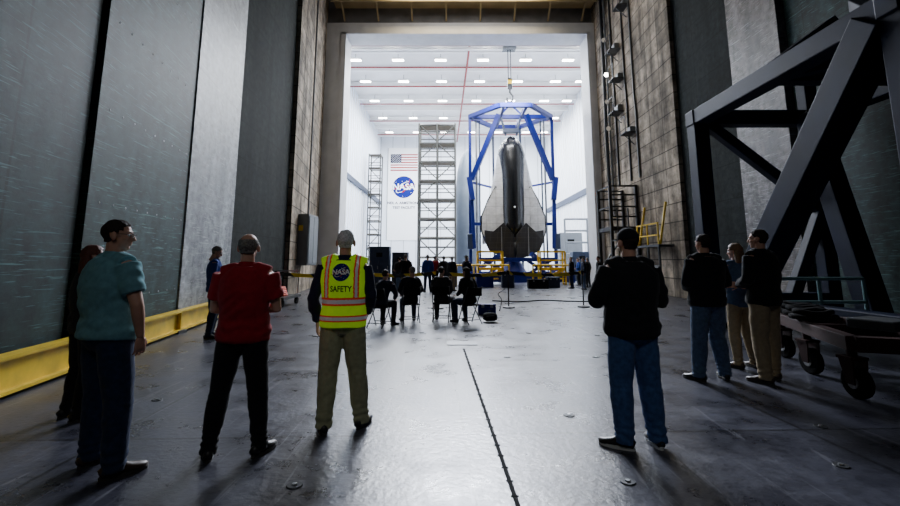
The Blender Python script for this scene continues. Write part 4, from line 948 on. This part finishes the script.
# ------------------------------------------------------------------ truss
tx, yn, yf, zt = 6.15, 5.7, 10.8, 5.0
t = empty('steel_truss_frame', (7.5,8.5,0), 'huge navy steel truss frame on the right beside the standing group', 'truss frame')
def tb_(n, p, q, w_, h_=None): return MB().bar(p, q, w_, h_).build(n, M['navy'], t, None, False, .02)
tb_('post',(tx,yf,.1),(tx,yf,zt),.36); tb_('post',(tx,yn,.1),(tx,yn,zt),.34); tb_('post',(8.95,yf,.1),(8.95,yf,zt+2),.30); tb_('post',(8.95,yn,.1),(8.95,yn,zt),.34); tb_('post',(8.7,9.4,.1),(8.7,10.5,zt),.42)
tb_('top_beam',(tx,yn-.6,zt),(tx,yf+.2,zt),.36); tb_('top_beam',(8.95,yn-.6,zt),(8.95,yf+.2,zt),.34)
tb_('cross_beam',(tx-.2,yf,zt),(9.1,yf,zt),.36); tb_('cross_beam',(tx-.2,yn,zt),(9.1,yn,zt),.34); tb_('cross_beam',(tx,8.2,zt),(8.95,8.2,zt),.28)
tb_('cross_beam',(tx,yf,.62),(9.1,yf,.62),.30); tb_('bottom_beam',(tx,yn,.62),(tx,yf,.62),.30)
tb_('diagonal_brace',(tx,yn+.3,zt-.1),(tx,yf-1.1,.6),.48)
tb_('diagonal_brace',(tx+.2,yf,zt-.1),(8.95,yf,2.7),.24); tb_('diagonal_brace',(8.0,yf,.6),(8.95,yf,2.7),.24)
tb_('diagonal_brace',(tx,8.2,zt),(8.95,yn,zt),.24); tb_('upper_brace',(tx,yn+.3,zt),(8.0,8.2,zt+1.5),.24); tb_('upper_brace',(tx,yf-1.2,zt),(8.8,yf-1.2,zt+1.9),.28)
b = MB()
for (x,y) in ((tx,yf),(tx,yn),(8.95,yf)):
    for a in (-1,1):
        for c_ in (-1,1): b.ell((x-.18,y+a*.1,zt+c_*.1),(.015,.02,.02),u=6,v=4)
b.build('bolt', M['metal'], t)
for (x,y) in ((tx,yf),(tx,yn),(8.95,yf),(8.95,yn),(8.7,9.4)): MB().cbox((x,y,.05),(.6,.6,.1)).build('foot_plate', M['navy'], t)
tr = empty('wheeled_trolley', (5.2,6.0,0), 'dark red wheeled trolley with hoses on it, right foreground edge', 'trolley')
MB().bar((4.45,5.15,.60),(5.35,7.6,.60),.14,.16).build('side_beam', M['maroon'], tr, None, False, .01)
MB().bar((5.5,4.75,.60),(5.9,6.9,.60),.14,.16).build('side_beam', M['maroon'], tr, None, False, .01)
MB().bar((4.45,5.15,.60),(5.6,4.7,.60),.14,.16).build('cross_beam', M['maroon'], tr); MB().bar((4.8,6.3,.60),(5.8,6.0,.60),.14,.14).build('cross_beam', M['maroon'], tr); MB().bar((5.3,7.4,.60),(5.9,6.9,.60),.14,.14).build('cross_beam', M['maroon'], tr)
MB().cbox((5.3,5.7,.74),(.5,.5,.12),.35).build('gear_housing', M['darkmetal'], tr, None, False, .02)
for (x,y) in ((4.52,5.25),(4.88,6.35),(5.3,7.4),(5.45,4.95)):
    c_ = MB(); c_.loft([(x-.05,y,.17),(x+.05,y,.17)],[.17,.17],ref=(0,0,1),n=24); w_ = c_.build('wheel', M['black'], tr, None, False, .015)
    MB().loft([(x-.06,y,.17),(x+.06,y,.17)],[.07,.07],ref=(0,0,1),n=14).build('hub', M['metal'], w_, tr.location)
    b = MB(); b.hexa([(x-.085,y-.05,.15),(x-.065,y-.05,.15),(x-.065,y+.05,.15),(x-.085,y+.05,.15),(x-.085,y-.07,.42),(x-.065,y-.07,.42),(x-.065,y+.12,.42),(x-.085,y+.12,.42)])
    b.hexa([(x+.065,y-.05,.15),(x+.085,y-.05,.15),(x+.085,y+.05,.15),(x+.065,y+.05,.15),(x+.065,y-.07,.42),(x+.085,y-.07,.42),(x+.085,y+.12,.42),(x+.065,y+.12,.42)]); b.cbox((x,y+.03,.43),(.2,.2,.03)); b.loft([(x,y+.03,.43),(x,y+.03,.53)],[.05,.05],n=10)
    b.build('caster_fork', M['maroon'], tr)
b = MB()
for k in range(3):
    cxh, cyh = 4.98+.24*k, 6.35+.45*k
    for j in range(2):
        pts = [Vector((cxh+(.26-.05*j)*math.cos(a*PI/8), cyh+(.22-.04*j)*math.sin(a*PI/8), .74+.07*j+.015*math.sin(a+k))) for a in range(17)]
        b.loft(pts, [.038]*len(pts), ref=(0,0,1), n=8)
tag(b.build('hose_bundle', M['black'], None, (5.2,6.8,.70), True), 'coiled black hoses lying on the dark red trolley', 'hose')
railing('guard_railing', [(6.5,9.2),(7.4,9.2),(8.3,9.2)], 1.15, 'pale teal rail frame standing inside the navy truss', 'railing', M['teal'], .0, None, (1,.6,.2))
